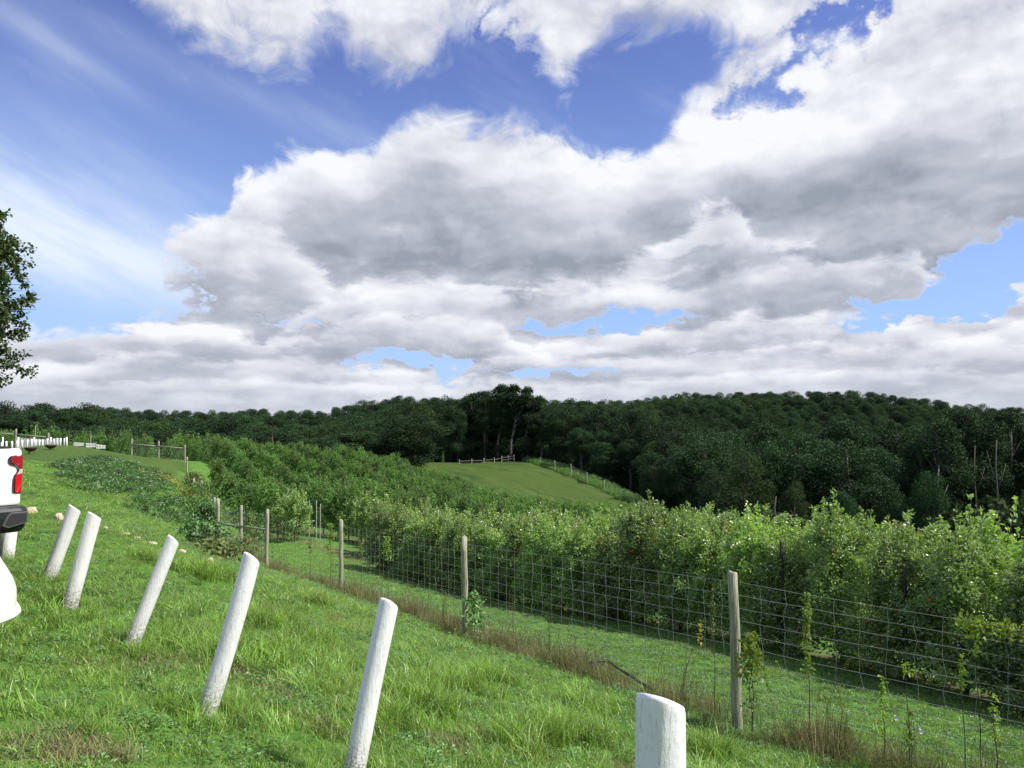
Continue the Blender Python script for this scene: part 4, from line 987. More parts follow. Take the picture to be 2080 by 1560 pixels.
def crest_fence():
    root = empty('rail_fence', (*XY(32, 905, 78), h1(*XY(32, 905, 78)))); o0 = root.location.copy()
    tag(root, 'grey post and rail fence behind the row of small white posts, above the pickup', 'fence')
    for u, vt, vb in ((32, 872, 905), (98, 880, 905), (-40, 864, 905)):
        x, y, z = P(u, vb, 78); gz = h1(x, y); obj('post', post_mesh('post', .085, P(u, vt, 78)[2] - gz, M['post'], u), root, Vector((x, y, gz)) - o0)
    for (u1, v1, u2, v2) in ((-40, 877, 32, 882), (32, 882, 98, 888)):
        A = Vector(P(u1, v1, 78)); B = Vector(P(u2, v2, 78)); mb = MB(); mb.tube([A - o0, A.lerp(B, .5) - o0, B - o0], .05, 8); mb.build('rail', M['rail'], root, True)
crest_fence()
for u, vt, lab in ((71, 866, 'thin grey stake behind the small white posts on the crest'), (184, 885, 'thin grey stake standing in front of the pale slatted panels on the crest')):
    x, y, z = P(u, 905, 74); gz = h1(x, y); tag(obj('stake', post_mesh('stake', .04, P(u, vt, 74)[2] - gz, M['post'], u, 8), None, (x, y, gz)), lab, 'stake')

# small white posts on the crest
small = [(2, 898, 908, 4.5), (13, 896, 907, 0), (24.5, 896, 908, 0), (34.6, 895, 908, 1), (37, 888, 900, 0), (44.6, 894, 908, 1.5), (55, 893, 909, 2), (64, 892, 909, 1.5), (70, 888, 901, -1), (72.5, 893, 909, 1.5), (79.5, 893, 911, 1.2), (86.5, 893, 911, .2), (96, 891, 905, .8), (103, 888, 904, .8), (110, 891, 904, .3), (116.5, 890, 905, 0), (123, 890, 904, 0), (130.5, 890, 905, 1), (135.5, 888, 905, -.5), (5.5, 888, 899, .8)]
small.sort()
for i, (u, vt, vb, ln) in enumerate(small):
    Y = 66 if vb >= 903 else 74
    x, y, z = P(u, vb, Y); gz = h1(x, y); top = Vector(P(u + ln * .5, vt, Y)); base = Vector((x + 0, y, min(gz, z)))
    mb = MB(); mb.tube([Vector((0, 0, -.3)), (top - base) * .5, top - base], [.075, .075, .07], 10)
    o = mb.build('small_white_post', M['far_white'], None, True); o.location = base
    tag(o, '%s from the left of the small white posts in the row on the hill crest' % ORD[i], 'post', 'small white posts on the hill crest')
# pale slatted panels
def slat_panel(u1, u2, v1t, v2t, vb, Y, n, m, label, rails=(0.15, .8), gap=.35):
    A = Vector(P(u1, vb, Y)); B = Vector(P(u2, vb, Y + .5)); z0 = min(h1(A.x, A.y), A.z); root = empty('slatted_panel', (A.x, A.y, z0)); tag(root, label, 'panel', 'slatted panels on the hill crest')
    hA = P(u1, v1t, Y)[2] - z0; hB = P(u2, v2t, Y)[2] - z0; L = (B - A).xy.length; dx = (B - A).xy.normalized(); rz = math.atan2(dx.y, dx.x)
    for i in range(n):
        q = (i + .5) / n; h = hA + (hB - hA) * q; me = MB(); me.box((0, 0, h / 2), (L / n * (1 - gap), .03, h), 0); me.build('slat', m, root, loc=(dx.x * L * q, dx.y * L * q, 0), rot=(0, 0, rz))
    for fr in rails:
        mb = MB(); p1 = Vector((0, .03, hA * fr)); p2 = Vector((dx.x * L, dx.y * L + .03, hB * fr)); mb.tube([p1, p2], .045, 6); mb.build('crossbar', m, root)
slat_panel(38, 80, 889, 892, 904, 75, 14, M['grey_slat'], 'long greyish slatted panel behind the left half of the small white posts', gap=.45)
slat_panel(81, 124, 892, 895, 904, 75, 14, M['grey_slat'], 'greyish slatted panel behind the right half of the small white posts', gap=.45)
slat_panel(149, 170, 898.5, 900, 906, 70, 9, M['grey_slat'], 'low white slatted panel standing apart on the crest, right of the small posts', gap=.42)
slat_panel(174, 194, 899.5, 901, 909, 70, 9, M['grey_slat'], 'white slatted panel behind the thin stake on the crest', gap=.42)
slat_panel(195, 214, 902, 905, 911, 70, 6, M['grey_slat'], 'duller greyish slatted panel, rightmost on the crest', gap=.4)
# dark rusty fire bowls
for (u1, u2, v, lab) in ((50, 75, 908.5, 'dark rusty fire bowl on the crest just above the pickup bed, left one'), (92, 115, 903.5, 'dark rusty fire bowl on the crest below the small white posts, right one')):
    Y = 50 if u1 < 80 else 57; a = P(u1, v, Y); b = P(u2, v, Y); r = (b[0] - a[0]) / 2; cx = (a[0] + b[0]) / 2; gz = h1(cx, Y); zt = a[2]
    root = empty('fire_bowl', (cx, Y, gz)); tag(root, lab, 'fire pit')
    mb = MB(); zr = zt - gz; n = 28
    prof = [(.15, zr - .30), (.62, zr - .22), (.93, zr - .06), (1.0, zr), (.96, zr - .004), (.88, zr - .07), (.55, zr - .18), (0.05, zr - .25)]
    v = []; f = []
    for (pr, pz) in prof: v += [(r * pr * math.cos(2 * math.pi * k / n), r * pr * math.sin(2 * math.pi * k / n), pz) for k in range(n)]
    for i in range(len(prof) - 1): f += [(i * n + k, i * n + (k + 1) % n, (i + 1) * n + (k + 1) % n, (i + 1) * n + k) for k in range(n)]
    mb.add(v, f); mb.build('bowl', M['rust'], root, True)
    for k in range(3):
        a_ = 2.1 * k + .4; l = MB(); l.tube([(r * .35 * math.cos(a_), r * .35 * math.sin(a_), -.15), (r * .5 * math.cos(a_), r * .5 * math.sin(a_), zr - .3)], .03, 6); l.build('leg', M['rust'], root)
# split rail fence at the top of the far field
def far_rail():
    us = [(933, 944), (958, 942.5), (983, 941.5), (1004, 940), (1019, 940), (1032, 940), (1044, 939)]
    pts = [P(u, v, 228) for u, v in us]; root = empty('rail_fence', (pts[0][0], 228, h1(pts[0][0], 228))); o0 = root.location.copy()
    tag(root, 'distant split rail fence along the top edge of the far mown field', 'fence'); T_ = []
    for i, (x, y, z) in enumerate(pts):
        gz = min(h1(x, y), z); h = 1.5 + (0.12 * i if i > 3 else 0) ; obj('post', post_mesh('post', .14, z + h - gz, M['post'], i, 8), root, Vector((x, y, gz)) - o0); T_.append(Vector((x, y, z + h)))
    for i in range(len(T_) - 1):
        for d in ((.5,), (.55,), (.5,), (.6,), (.4, 1.1), (.4, 1.1))[i]:
            mb = MB(); mb.tube([T_[i] - Vector((0, 0, d)) - o0, T_[i + 1] - Vector((0, 0, d)) - o0], .075, 6); mb.build('rail', M['rail'], root)
far_rail()
# posts down the right edge of the field
def edge_fence():
    L = [(1071, 926, 937, 230), (1098, 929, 943, 212), (1127, 936, 956, 192), (1160, 943, 968, 178), (1192, 960, 983, 166), (1227, 976, 997, 153), (1267, 995, 1017, 142), (1306, 1013, 1040, 128)]
    root = empty('edge_fence', (P(1192, 983, 166)[0], 166, h1(P(1192, 983, 166)[0], 166))); o0 = root.location.copy(); tag(root, 'line of pale posts running down the right edge of the far field beside brambles', 'fence'); Tp = []
    for i, (u, vt, vb, Y) in enumerate(L):
        x, y, z = P(u, vb, Y); gz = min(z, h1(x, y)); top = P(u, vt, Y)[2]; obj('post', post_mesh('post', .105, top - gz, M['rail'], i, 8), root, Vector((x, y, gz)) - o0); Tp.append(Vector((x, y, top)))
    for a, b in zip(Tp[:-1], Tp[1:]):
        mb = MB()
        for d in (.2, .7, 1.2): mb.tube([a - Vector((0, 0, d)) - o0, b - Vector((0, 0, d)) - o0], .012, 4, False)
        mb.build('wire', M['wire'], root)
edge_fence()

# ------------------------------------------------------------------ stones and pipe
def stone(u, v, Y, w, h, seed, label):
    x, y, _ = P(u, v, Y); r = w * Y / 1542 / 2; rz = h * Y / 1542 / 2
    me = bpy.data.meshes.new('stone'); import bmesh
    bm = bmesh.new(); bmesh.ops.create_icosphere(bm, subdivisions=4, radius=1)
    for vt in bm.verts:
        c = vt.co; n = mnoise.noise(c * 1.1 + Vector((seed * 5, 0, 0))) * .35 + mnoise.noise(c * 2.7 + Vector((seed, 3, 0))) * .18 + mnoise.noise(c * 7) * .05
        k = 1 + n; q = Vector((c.x * r * k * 1.1, c.y * r * k * .8, c.z * rz * 1.5 * k)); q.z = max(min(q.z, rz * 1.25), -rz * 1.4); vt.co = q
    bm.to_mesh(me); bm.free(); me.polygons.foreach_set('use_smooth', [True] * len(me.polygons)); me.materials.append(M['stone'])
    o = obj('stone', me, None, (x, y, h1(x, y) + rz * .35), (0, 0, seed)); tag(o, label, 'stone', 'limestone blocks in a line across the slope')
for i, a in enumerate([(63, 1047, 16.8, 20, 13, 'pale limestone block touching the pickup bumper in view, leftmost of its line'), (119, 1056, 16.6, 22, 16, 'largest orange-tinged limestone block, left of the farthest leaning post'), (213, 1079, 16.2, 12, 7, 'small low limestone block just right of the second leaning post'),
                       (251, 1093, 15.8, 20, 6, 'flat limestone block, first of three between the leaning posts'), (277, 1097, 15.6, 20, 6, 'flat limestone block, middle of three between the leaning posts'), (303, 1107, 15.3, 32, 7, 'longest flat limestone slab left of the slimmest leaning post top'),
                       (368, 1121, 15.6, 17, 10, 'limestone block just right of the slimmest leaning post top'), (423, 1134, 16.0, 22, 9, 'limestone block at the weeds by the fence, rightmost of its line')]):
    stone(*a[:5], i + 1, a[5])
def pipe():
    pts = []
    for u, v, up in ((1190, 1366, .03), (1205, 1368, .07), (1222, 1367, .09), (1240, 1370, .08), (1255, 1378, .06), (1275, 1388, .04), (1300, 1402, .02), (1325, 1416, 0)):
        g = hits(u, v); pts.append(Vector((g[0], g[1], h1(*g) + up + .10)))
    mb = MB(); mb.tube(pts, .022, 10); c = pts[0]; mb.v = [tuple(Vector(q) - c) for q in mb.v]; o = mb.build('black_pipe', M['hose'], None, True); o.location = c
    tag(o, 'black plastic irrigation pipe lying in the dead weeds at the fence foot', 'pipe')
pipe()
# ------------------------------------------------------------------ apple orchard
def apple_variant(seed, nbr, nl, L, Wd, Hh, Rr, leafm, base=0.55, shoots=9):
    rs = np.random.default_rng(seed); br = []; C = []; D = []; N_ = []; To = []
    tm = MB(); tl = [(rs.normal(0, .03), rs.normal(0, .03), z) for z in np.linspace(-.25, Hh * .9, 8)]; tl[0] = (0, 0, -.25)
    tm.tube(tl, list(np.linspace(.055, .018, 8)), 8)
    def along(p0, p1, p2, n, jit, t0=.15, Ls=1.0, tn=0.0):
        t = t0 + (1 - t0) * rs.random(n) ** .8; t = t[:, None]; p = (1 - t) ** 2 * p0 + 2 * t * (1 - t) * p1 + t ** 2 * p2
        ax = (p2 - p0) / np.linalg.norm(p2 - p0); d = rs.normal(size=(n, 3)) + ax * .7; d[:, 2] -= .05
        d /= np.linalg.norm(d, axis=1, keepdims=True); off = rs.normal(0, jit, (n, 3)) * (1.05 - .5 * t)
        C.append(p + off); D.append(d); nn = rs.normal(size=(n, 3)) * 1.0 + np.array([0, 0, .9]) + off / max(jit, .01) * .35; N_.append(nn); To.append(np.clip(rs.random(n) * .75 + .25 * (p[:, 2] / Hh) + tn, 0, 1))
    for i in range(nbr):
        h = base + (Hh * .86 - base) * ((i + rs.random()) / nbr); q = (h - base) / (Hh - base)
        rad = Rr * (1.0 - .62 * q ** 1.4) * rs.uniform(.6, 1.12); a = i * 2.4 + rs.normal(0, .4); dr = np.array([math.cos(a), math.sin(a), 0])
        p0 = np.array([0, 0, h]); p2 = p0 + dr * rad + np.array([0, 0, rs.uniform(-.25, .35) * rad + .1]); p1 = p0 + dr * rad * .5 + np.array([0, 0, .18 * rad + .1])
        along(p0, p1, p2, int(nl * rs.uniform(.7, 1.3) * (.55 + .45 * rad / Rr)), .14)
        tm.tube([p0, p1 * .5 + (p0 + p2) * .25, p2], [.014, .010, .004], 5, False)
        for s in range(2):
            if rs.random() < .55:
                b0 = p0 + (p2 - p0) * rs.uniform(.4, 1); hh = rs.uniform(.15, .45); b2 = b0 + np.array([rs.normal(0, .08), rs.normal(0, .08), hh]); along(b0, (b0 + b2) / 2, b2, int(nl * .28), .045, .1, tn=.15)
    for s in range(shoots):
        a = rs.random() * 6.28; r0 = rs.uniform(0, .5) * Rr * .8; z0 = Hh * rs.uniform(.72, .88); b0 = np.array([r0 * math.cos(a), r0 * math.sin(a), z0]); b2 = b0 + np.array([rs.normal(0, .12), rs.normal(0, .12), rs.uniform(.45, 1.35) * Hh * .26])
        along(b0, (b0 + b2) / 2 + rs.normal(0, .04, 3), b2, int(nl * .26), .035, .05, tn=.25); tm.tube([b0, (b0 + b2) / 2, b2], [.008, .006, .003], 4, False)
    C, D, N_, To = map(np.concatenate, (C, D, N_, To)); n = len(C)
    C[:, 2] = np.maximum(C[:, 2], base * .55 + .2 * rs.random(n))
    v, f, t = leaves(C, D, N_, L * rs.uniform(.65, 1.2, n), Wd * rs.uniform(.7, 1.15, n), .22, To)
    crown = mesh_np('crown', v, f, leafm, False, dict(tone=t)); trunk = tm.mesh('trunk', M['bark'], True)
    k = rs.integers(0, n, 400); rad = np.hypot(C[k, 0], C[k, 1]); ok = k[(rad > Rr * .45) & (C[k, 2] > base + .3) & (C[k, 2] < Hh * .85)]
    return trunk, crown, C[ok[:8]]
near_v = [apple_variant(10 + i, 64, 195, .082, .054, 2.8 + .12 * i, 1.12, M['apple_leaf'], base=.20, shoots=20) for i in range(5)]
mid_v = [apple_variant(30 + i, 40, 80, .14, .09, 2.9, 1.05, M['apple_leaf'], base=.3) for i in range(3)]
far_v = [apple_variant(50 + i, 32, 60, .18, .10, 3.4, 1.2, M['far_apple_leaf'], shoots=16) for i in range(4)]
_am = None
def apple_mesh():
    global _am
    if _am is None:
        mb = MB(); n = 12; v = []; prof = [(0.0, .026), (.012, .030), (.028, .026), (.036, .010), (.035, -.008), (.026, -.026), (.010, -.033), (0, -.030)]
        for r, z in prof: v += [(r * math.cos(2 * math.pi * k / n), r * math.sin(2 * math.pi * k / n), z) for k in range(n)]
        f = [(i * n + k, i * n + (k + 1) % n, (i + 1) * n + (k + 1) % n, (i + 1) * n + k) for i in range(len(prof) - 1) for k in range(n)][::-1]
        mb.add(v, f); _am = mb.mesh('apple', M['apple'], True)
    return _am
orch = []
for i in range(27):                       # front row
    t = 2.4 + i * 1.16; orch.append((13.4 + random.uniform(-.08, .08), t + random.uniform(-.15, .15), 0, i))
for k in range(1, 5):
    for j in range(26): orch.append((13.4 + 4.3 * k + random.uniform(-.1, .1), 0 + j * 1.5 + random.uniform(-.2, .2), 1, k))
for j in range(3): orch.append((15.2 + .5 * j, 36.5 + 1.6 * j, 1, 1))
for k in range(0, 9):
    t0 = 46 + (k % 3) * .5 - (8 if k > 0 else 0); j = 0
    while t0 + j * 1.8 < 113 - max(0, k - 3) * 2.2:
        orch.append((13.4 + 4.3 * k + random.uniform(-.2, .2), t0 + j * 1.8 + random.uniform(-.2, .2), 2, k)); j += 1
# block 3: young trees beyond the crest on the left
cand = []
for s, t, b, k in orch:
    x, y = st(s, t)
    if y < 2 or abs(x) > .70 * y + 2: continue
    if b == 2 and x / y < -.388: continue
    cand.append((math.hypot(x, y), x, y, b, k))
cand.sort()
front = [c for c in cand if c[3] == 0]; nfr = len(front)
rest = [c for c in cand if c[3] != 0]
far_pts = []; cnt = 0
ax_ = math.atan2(TS[1], TS[0])
front_sorted = sorted(front, key=lambda c: -c[1] / c[2])
apple_label = {1: 'leafy apple tree in the rows hidden behind the front orchard row on the right', 2: 'apple tree in the darker orchard block climbing the hillside beyond the grass gap'}
def put_apple(x, y, var, sc, label, group, fruit=0, rz=None):
    tr, cr, ap = var; z = h1(x, y); root = empty('apple_tree', (x, y, z), random.uniform(0, 6.28) if rz is None else rz)
    root.scale = (.5 * (sc + 1) * random.uniform(.92, 1.08), .5 * (sc + 1) * random.uniform(.92, 1.08), sc)
    obj('trunk', tr, root); obj('crown', cr, root); tag(root, label, 'apple tree', group)
    for q in range(min(fruit, len(ap))): obj('apple', apple_mesh(), root, Vector(ap[q]) + Vector((0, 0, -.04)))
    return root
hs_front = [1.0, .93, 1.10, .92, 1.12, .95, 1.04, .90, 1.03, 1.12, .94, .93, 1.0, .95, .98, .93, .96, 1.0, .94, .97, 1.0]
for i, c in enumerate(front_sorted):
    put_apple(c[1], c[2], near_v[i % 5], (.5 + .5 * hs_front[i % 21]) * .83, '%s apple tree counted from the right in the front orchard row facing the wire fence' % ORD[i], 'apple trees in the front orchard row', fruit=5)
for c in rest:
    if cnt + nfr < 298:
        var = mid_v[cnt % 3] if c[3] == 1 or c[0] < 52 else far_v[cnt % 4]
        put_apple(c[1], c[2], var, random.uniform(.88, 1.08), ('apple tree in the %s orchard row behind the front row' % ORD[c[4] - 1] if c[3] == 1 else 'apple tree in the %s row of the hillside block, counted from the grass strip' % ORD[c[4]]), 'apple trees in the rear rows' if c[3] == 1 else 'apple trees on the far hillside block'); cnt += 1
    else: far_pts.append((c[1], c[2]))
# grey-green young orchard beyond the left crest
yp = []
for i in range(420):
    u = random.uniform(-60, 470); Y = random.uniform(100, 150); x, y, _ = P(u, 900, Y); yp.append((x, y))
fp = np.array(far_pts); yp = np.array(yp)
def joined_tree_meshes(vars_):
    out = []
    for tr, cr, _ in vars_:
        out.append(cr)
    return out
scatter('far_orchard', np.column_stack([fp, H(fp[:, 0], fp[:, 1])]), np.column_stack([np.zeros((len(fp), 2)), rng.random(len(fp)) * 6.28]), np.repeat(rng.uniform(.9, 1.1, (len(fp), 1)), 3, 1), rng.integers(0, 4, len(fp)), joined_tree_meshes(far_v), 'farthest apple trees of the hillside orchard block below the forest edge', 'orchard')
young = [apple_variant(70 + i, 22, 26, .22, .12, 3.6, 1.0, M['far_apple_leaf'], shoots=8) for i in range(3)]
scatter('young_orchard', np.column_stack([yp, H(yp[:, 0], yp[:, 1]) ]), np.column_stack([np.zeros((len(yp), 2)), rng.random(len(yp)) * 6.28]), np.repeat(rng.uniform(.75, 1.25, (len(yp), 1)), 3, 1), rng.integers(0, 3, len(yp)), joined_tree_meshes(young), 'grey-green young orchard beyond the fence on the left hill crest', 'orchard')
# trellis stakes
for i, (u, vb, Y, vt, m, lab) in enumerate([(1842, 1385, 13.5, 1150, 'black_metal', 'dark trellis stake in the front orchard row, right part of the picture'), (1590, 1325, 15.9, 1100, 'black_metal', 'dark trellis stake in the front orchard row, behind the nearest fence post'),
        (890, 1160, 31.0, 1036, 'pale_stake', 'pale conduit stake among the orchard trees above the fence centre'), (628, 1095, 47, 1017, 'pale_stake', 'pale stake, left of three in the orchard centre left'), (642, 1095, 47.5, 1017, 'pale_stake', 'pale stake, middle of three in the orchard centre left'), (650, 1095, 48, 1024, 'pale_stake', 'pale stake, right of three in the orchard centre left')]):
    x, y, z = P(u, vb, Y); gz = h1(x, y); me = post_mesh('stake', .035 if i < 2 else .022, P(u, vt, Y)[2] - gz, M[m], i, 8); tag(obj('stake', me, None, (x, y, gz)), lab, 'stake')
# saplings on the far edge of the field
for i, (u, h) in enumerate([(808, 14), (822, 10), (832, 12), (845, 20), (858, 13), (872, 15), (880, 12), (900, 22)]):
    x, y, z = P(u, 943, 222); gz = h1(x, y); tr, cr, _ = young[i % 3]; root = empty('sapling', (x, y, gz)); s = h / 1542 * 222 / 3.6; root.scale = (s * .55, s * .55, s)
    obj('trunk', tr, root); obj('crown', cr, root); tag(root, '%s sapling from the left along the top left edge of the far field' % ORD[i], 'sapling', 'saplings along the far field edge')

# ------------------------------------------------------------------ forest
def forest_variant(seed, Hh, Rr, z0, nlobe, nleaf, Ls, m, trunkm, shape='round', lean=0.0):
    rs = np.random.default_rng(seed); tm = MB(); tx = lean * Hh
    tp = [(tx * q ** 1.5 + rs.normal(0, .12) * (q > 0), rs.normal(0, .12) * (q > 0), -1.5 + (Hh * .85 + 1.5) * q) for q in np.linspace(0, 1, 7)]
    tm.tube(tp, list(np.linspace(.32, .09, 7) * (Hh / 18)), 8)
    zc = Hh * (z0 + 1) / 2; hz = Hh * (1 - z0) / 2; lob = []
    for i in range(nlobe):
        zq = rs.uniform(-1, 1); a = rs.random() * 6.28
        if shape == 'round': w = math.sqrt(max(0.05, 1 - abs(zq) ** 2.2)) * (1.0 if zq > -.3 else .8)
        elif shape == 'tall': w = (1 - max(0, zq) ** 2 * .7) * (.75 if zq < -.5 else 1)
        else: w = (1.02 - .5 * (zq + 1)) 
        rr = Rr * w * (rs.uniform(.35, .85)); c = np.array([rr * math.cos(a) + tx * .7, rr * math.sin(a), zc + zq * hz * .82]); r = Rr * rs.uniform(.20, .40)
        lob.append((c, r)); p0 = Vector((tx * .5, 0, max(Hh * z0 * .8, c[2] - rr * 1.1 - .5))); tm.tube([p0, p0.lerp(Vector(c), .55) + Vector((0, 0, .3)), c], [.11, .07, .02], 5, False)
    w = np.array([r * r for _, r in lob]); w /= w.sum(); ix = rs.choice(len(lob), nleaf, p=w)
    cc = np.array([l[0] for l in lob])[ix]; r = np.array([l[1] for l in lob])[ix]
    d = rs.normal(size=(nleaf, 3)); d[:, 2] += .35; d /= np.linalg.norm(d, axis=1, keepdims=True); sq = np.array([1, 1, .78])
    c = cc + d * sq * (r * rs.uniform(.62, 1.12, nleaf) ** 1)[:, None] + rs.normal(0, .12, (nleaf, 3))
    out = d * 1.0 + rs.normal(0, .38, (nleaf, 3)); dr = rs.normal(size=(nleaf, 3)); dr[:, 2] -= .3
    v, f, t = leaves(c, dr, out, Ls * rs.uniform(.5, 1.3, nleaf), Ls * .75 * rs.uniform(.5, 1.2, nleaf), .2, np.clip(rs.random(nleaf) * .7 + .3 * rs.random(len(lob))[ix], 0, 1))
    return tm.mesh('trunk', trunkm, True), mesh_np('crown', v, f, m, False, dict(tone=t))
FV = dict(
    dome=[forest_variant(100 + i, 17, 5.4, .10, 50, 15000, .34, M['forest_leaf'], M['bark']) for i in range(4)],
    tall=[forest_variant(120 + i, 23, 4.6, .36, 38, 11000, .36, M['forest_leaf'], M['pale_bark'], 'tall') for i in range(3)],
    light=[forest_variant(140 + i, 16, 4.8, .10, 44, 12000, .33, M['forest_leaf_light'], M['bark']) for i in range(2)],
    cone=[forest_variant(150, 15, 2.6, .08, 40, 4000, .38, M['forest_leaf'], M['bark'], 'cone')],
    lean=[forest_variant(160 + i, 21, 3.8, .5, 24, 5000, .45, M['forest_leaf'], M['pale_bark'], 'tall', .04 + .08 * i) for i in range(2)],
    shrub=[forest_variant(170 + i, 5, 2.2, .0, 16, 2200, .34, M['forest_leaf_light'], M['bark']) for i in range(2)],
)
FV['low'] = [forest_variant(180 + i, 9, 4.0, .0, 22, 2600, .42, M['forest_leaf'], M['bark']) for i in range(2)]
HT = dict(low=9, dome=17, tall=23, light=16, cone=15, lean=21, shrub=5)
FT = []     # (x, y, kind, height scale, width scale, region)
def lerp_tab(tab, u):
    us = [a for a, _ in tab]; return float(np.interp(u, us, [b for _, b in tab]))
def tree_at(u, Y, vtop, kind, region, wide=1.0, jit=0.0):
    x, y, _ = P(u, 850, Y); gz = h1(x, y); ztop = P(u, vtop, Y)[2]; h = (ztop - gz) * 1.05 + rr.uniform(-.6, .9)
    if h < 2.5: return
    FT.append((x, y, kind, h / HT[kind], wide, region))
SKY = [(-200, 820), (0, 826), (50, 815), (65, 811), (100, 823), (115, 819), (150, 823), (200, 835), (300, 846), (340, 843), (400, 847), (470, 842), (560, 846), (640, 852), (700, 850), (760, 838), (800, 822), (860, 812), (900, 806), (940, 802)]
rr = random.Random(5)
# left wood, three ranks
for Y, dv in ((158, 30), (174, 16), (192, 2)):
    u = -180.0
    while u < 860:
        tree_at(u + rr.uniform(-6, 6), Y + rr.uniform(-5, 5), lerp_tab(SKY, u) + dv + rr.uniform(-2, 12), rr.choice(['dome', 'dome', 'dome', 'dome', 'light', 'tall'] if u < 260 else ['dome', 'dome', 'dome', 'light']), 'left', rr.uniform(1.15, 1.7)); u += rr.uniform(32, 60)
# wood in the centre behind the hay field
CEN = [(700, 850), (760, 830), (830, 815), (880, 811), (905, 806), (940, 803), (962, 793), (985, 797), (1005, 790), (1050, 792), (1085, 800), (1100, 810), (1150, 812), (1210, 808), (1260, 812), (1330, 812), (1400, 820)]
for Y, dv in ((246, 14), (262, 3)):
    u = 720.0
    while u < 1330:
        kd = 'tall' if 900 < u < 1100 else rr.choice(['dome', 'dome', 'tall', 'light']); tree_at(u + rr.uniform(-5, 5), Y + rr.uniform(-4, 4), lerp_tab(CEN, u) + dv + rr.uniform(-1, 10), kd, 'centre', rr.uniform(1.0, 1.4)); u += rr.uniform(24, 36)
for u, Y, vt, kd, w in [(962, 243, 793, 'tall', 1.25), (1008, 240, 790, 'lean', 1.3), (1035, 238, 791, 'lean', 1.3), (1062, 241, 793, 'lean', 1.2), (1018, 246, 789, 'tall', 1.2), (905, 240, 806, 'dome', 1), (930, 238, 830, 'dome', .7), (1100, 238, 850, 'dome', .55), (1128, 230, 840, 'dome', .8), (985, 239, 800, 'tall', .9)]: tree_at(u, Y, vt, kd, 'grove', w)
for Y, v0 in ((250, 868), (240, 893)):
    u = 760.0
    while u < 1180:
        tree_at(u, Y + rr.uniform(-2, 2), v0 + rr.uniform(-8, 8) + max(0, 900 - u) * .1, 'low', 'under', rr.uniform(1.0, 1.4)); u += rr.uniform(20, 30)
for k in range(26):
    u = 1120 + k * 12; Y = 236 - k * 3.4; tree_at(u, Y + rr.uniform(-3, 3), 905 + k * 2.2 + rr.uniform(-8, 8), 'low', 'under', 1.2)
# edge of the wood falling to the right behind the brambles
for u, Y, vt in [(1150, 225, 822), (1185, 215, 830), (1215, 205, 828), (1250, 200, 835), (1285, 190, 842), (1320, 182, 850), (1350, 170, 862), (1180, 200, 870), (1230, 188, 880), (1280, 176, 890), (1330, 160, 905), (1370, 160, 880), (1385, 175, 850), (1100, 232, 835)]: tree_at(u, Y, vt + rr.uniform(-3, 3), rr.choice(['dome', 'dome', 'light', 'tall']), 'edge', rr.uniform(.9, 1.2))
# dark trees in the valley on the right, nearest
for u, Y, vt, kd, w in [(1428, 138, 875, 'dome', 1.15), (1395, 150, 905, 'dome', 1), (1478, 142, 900, 'dome', 1), (1510, 122, 924, 'light', .9), (1455, 118, 965, 'dome', .8), (1560, 130, 903, 'dome', 1.0), (1620, 132, 880, 'dome', 1.4), (1665, 138, 900, 'dome', 1.1), (1610, 112, 985, 'light', .7), (1720, 126, 900, 'dome', 1.2), (1765, 130, 918, 'dome', 1),
                       (1700, 108, 1010, 'dome', .6), (1826, 140, 926, 'dome', 1), (1800, 122, 990, 'dome', .7), (1868, 132, 900, 'tall', .9), (1902, 130, 855, 'tall', 1.15), (1880, 118, 960, 'dome', .6), (1948, 136, 845, 'tall', 1), (1978, 134, 832, 'tall', 1.1), (2012, 138, 838, 'tall', 1), (2052, 136, 834, 'tall', 1.1), (2095, 140, 842, 'tall', 1.1), (2150, 138, 850, 'dome', 1.2), (2030, 106, 1012, 'shrub', 1.6), (1560, 106, 1030, 'shrub', 1.6), (1330, 140, 930, 'dome', .8),
                       (1470, 155, 870, 'dome', 1.2), (1540, 160, 868, 'dome', 1.2), (1700, 165, 868, 'dome', 1.2), (1790, 165, 880, 'dome', 1.2), (1850, 165, 875, 'dome', 1.2), (1920, 160, 870, 'dome', 1.1)]: tree_at(u, Y, vt, kd, 'valley', w)
# wooded hillside behind: ranks rising to the skyline
HILL = [(600, 836), (700, 828), (735, 816), (760, 812), (800, 809), (880, 812), (1000, 822), (1100, 826), (1250, 815), (1300, 812), (1380, 802), (1400, 800), (1450, 801), (1550, 799), (1700, 796), (1750, 799), (1800, 803), (1850, 810), (1950, 822), (2000, 826), (2080, 834), (2200, 840)]
for k, Y in enumerate([185, 205, 226, 248, 270, 293, 317, 342, 368, 395, 423, 452]):
    q = k / 11; u = 1250.0 if Y < 300 else 1180.0
    if Y < 240: u = 1400.0
    while u < 2180:
        top = lerp_tab(HILL, u); vt = top + (1 - q) ** 1.15 * (118 if u > 1400 else 70) + rr.uniform(-5, 7) * (1.0 if q < .8 else .35)
        kd = rr.choice(['dome', 'dome', 'dome', 'dome', 'tall', 'light']); 
        if u < 1500 and q > .85 and rr.random() < .6: kd = 'light'
        tree_at(u + rr.uniform(-5, 5), Y + rr.uniform(-8, 8), vt, kd, 'hill', rr.uniform(.75, 1.15) if Y < 380 else rr.uniform(1.0, 1.45)); u += 1542 / Y * rr.uniform(4.6, 7.5)
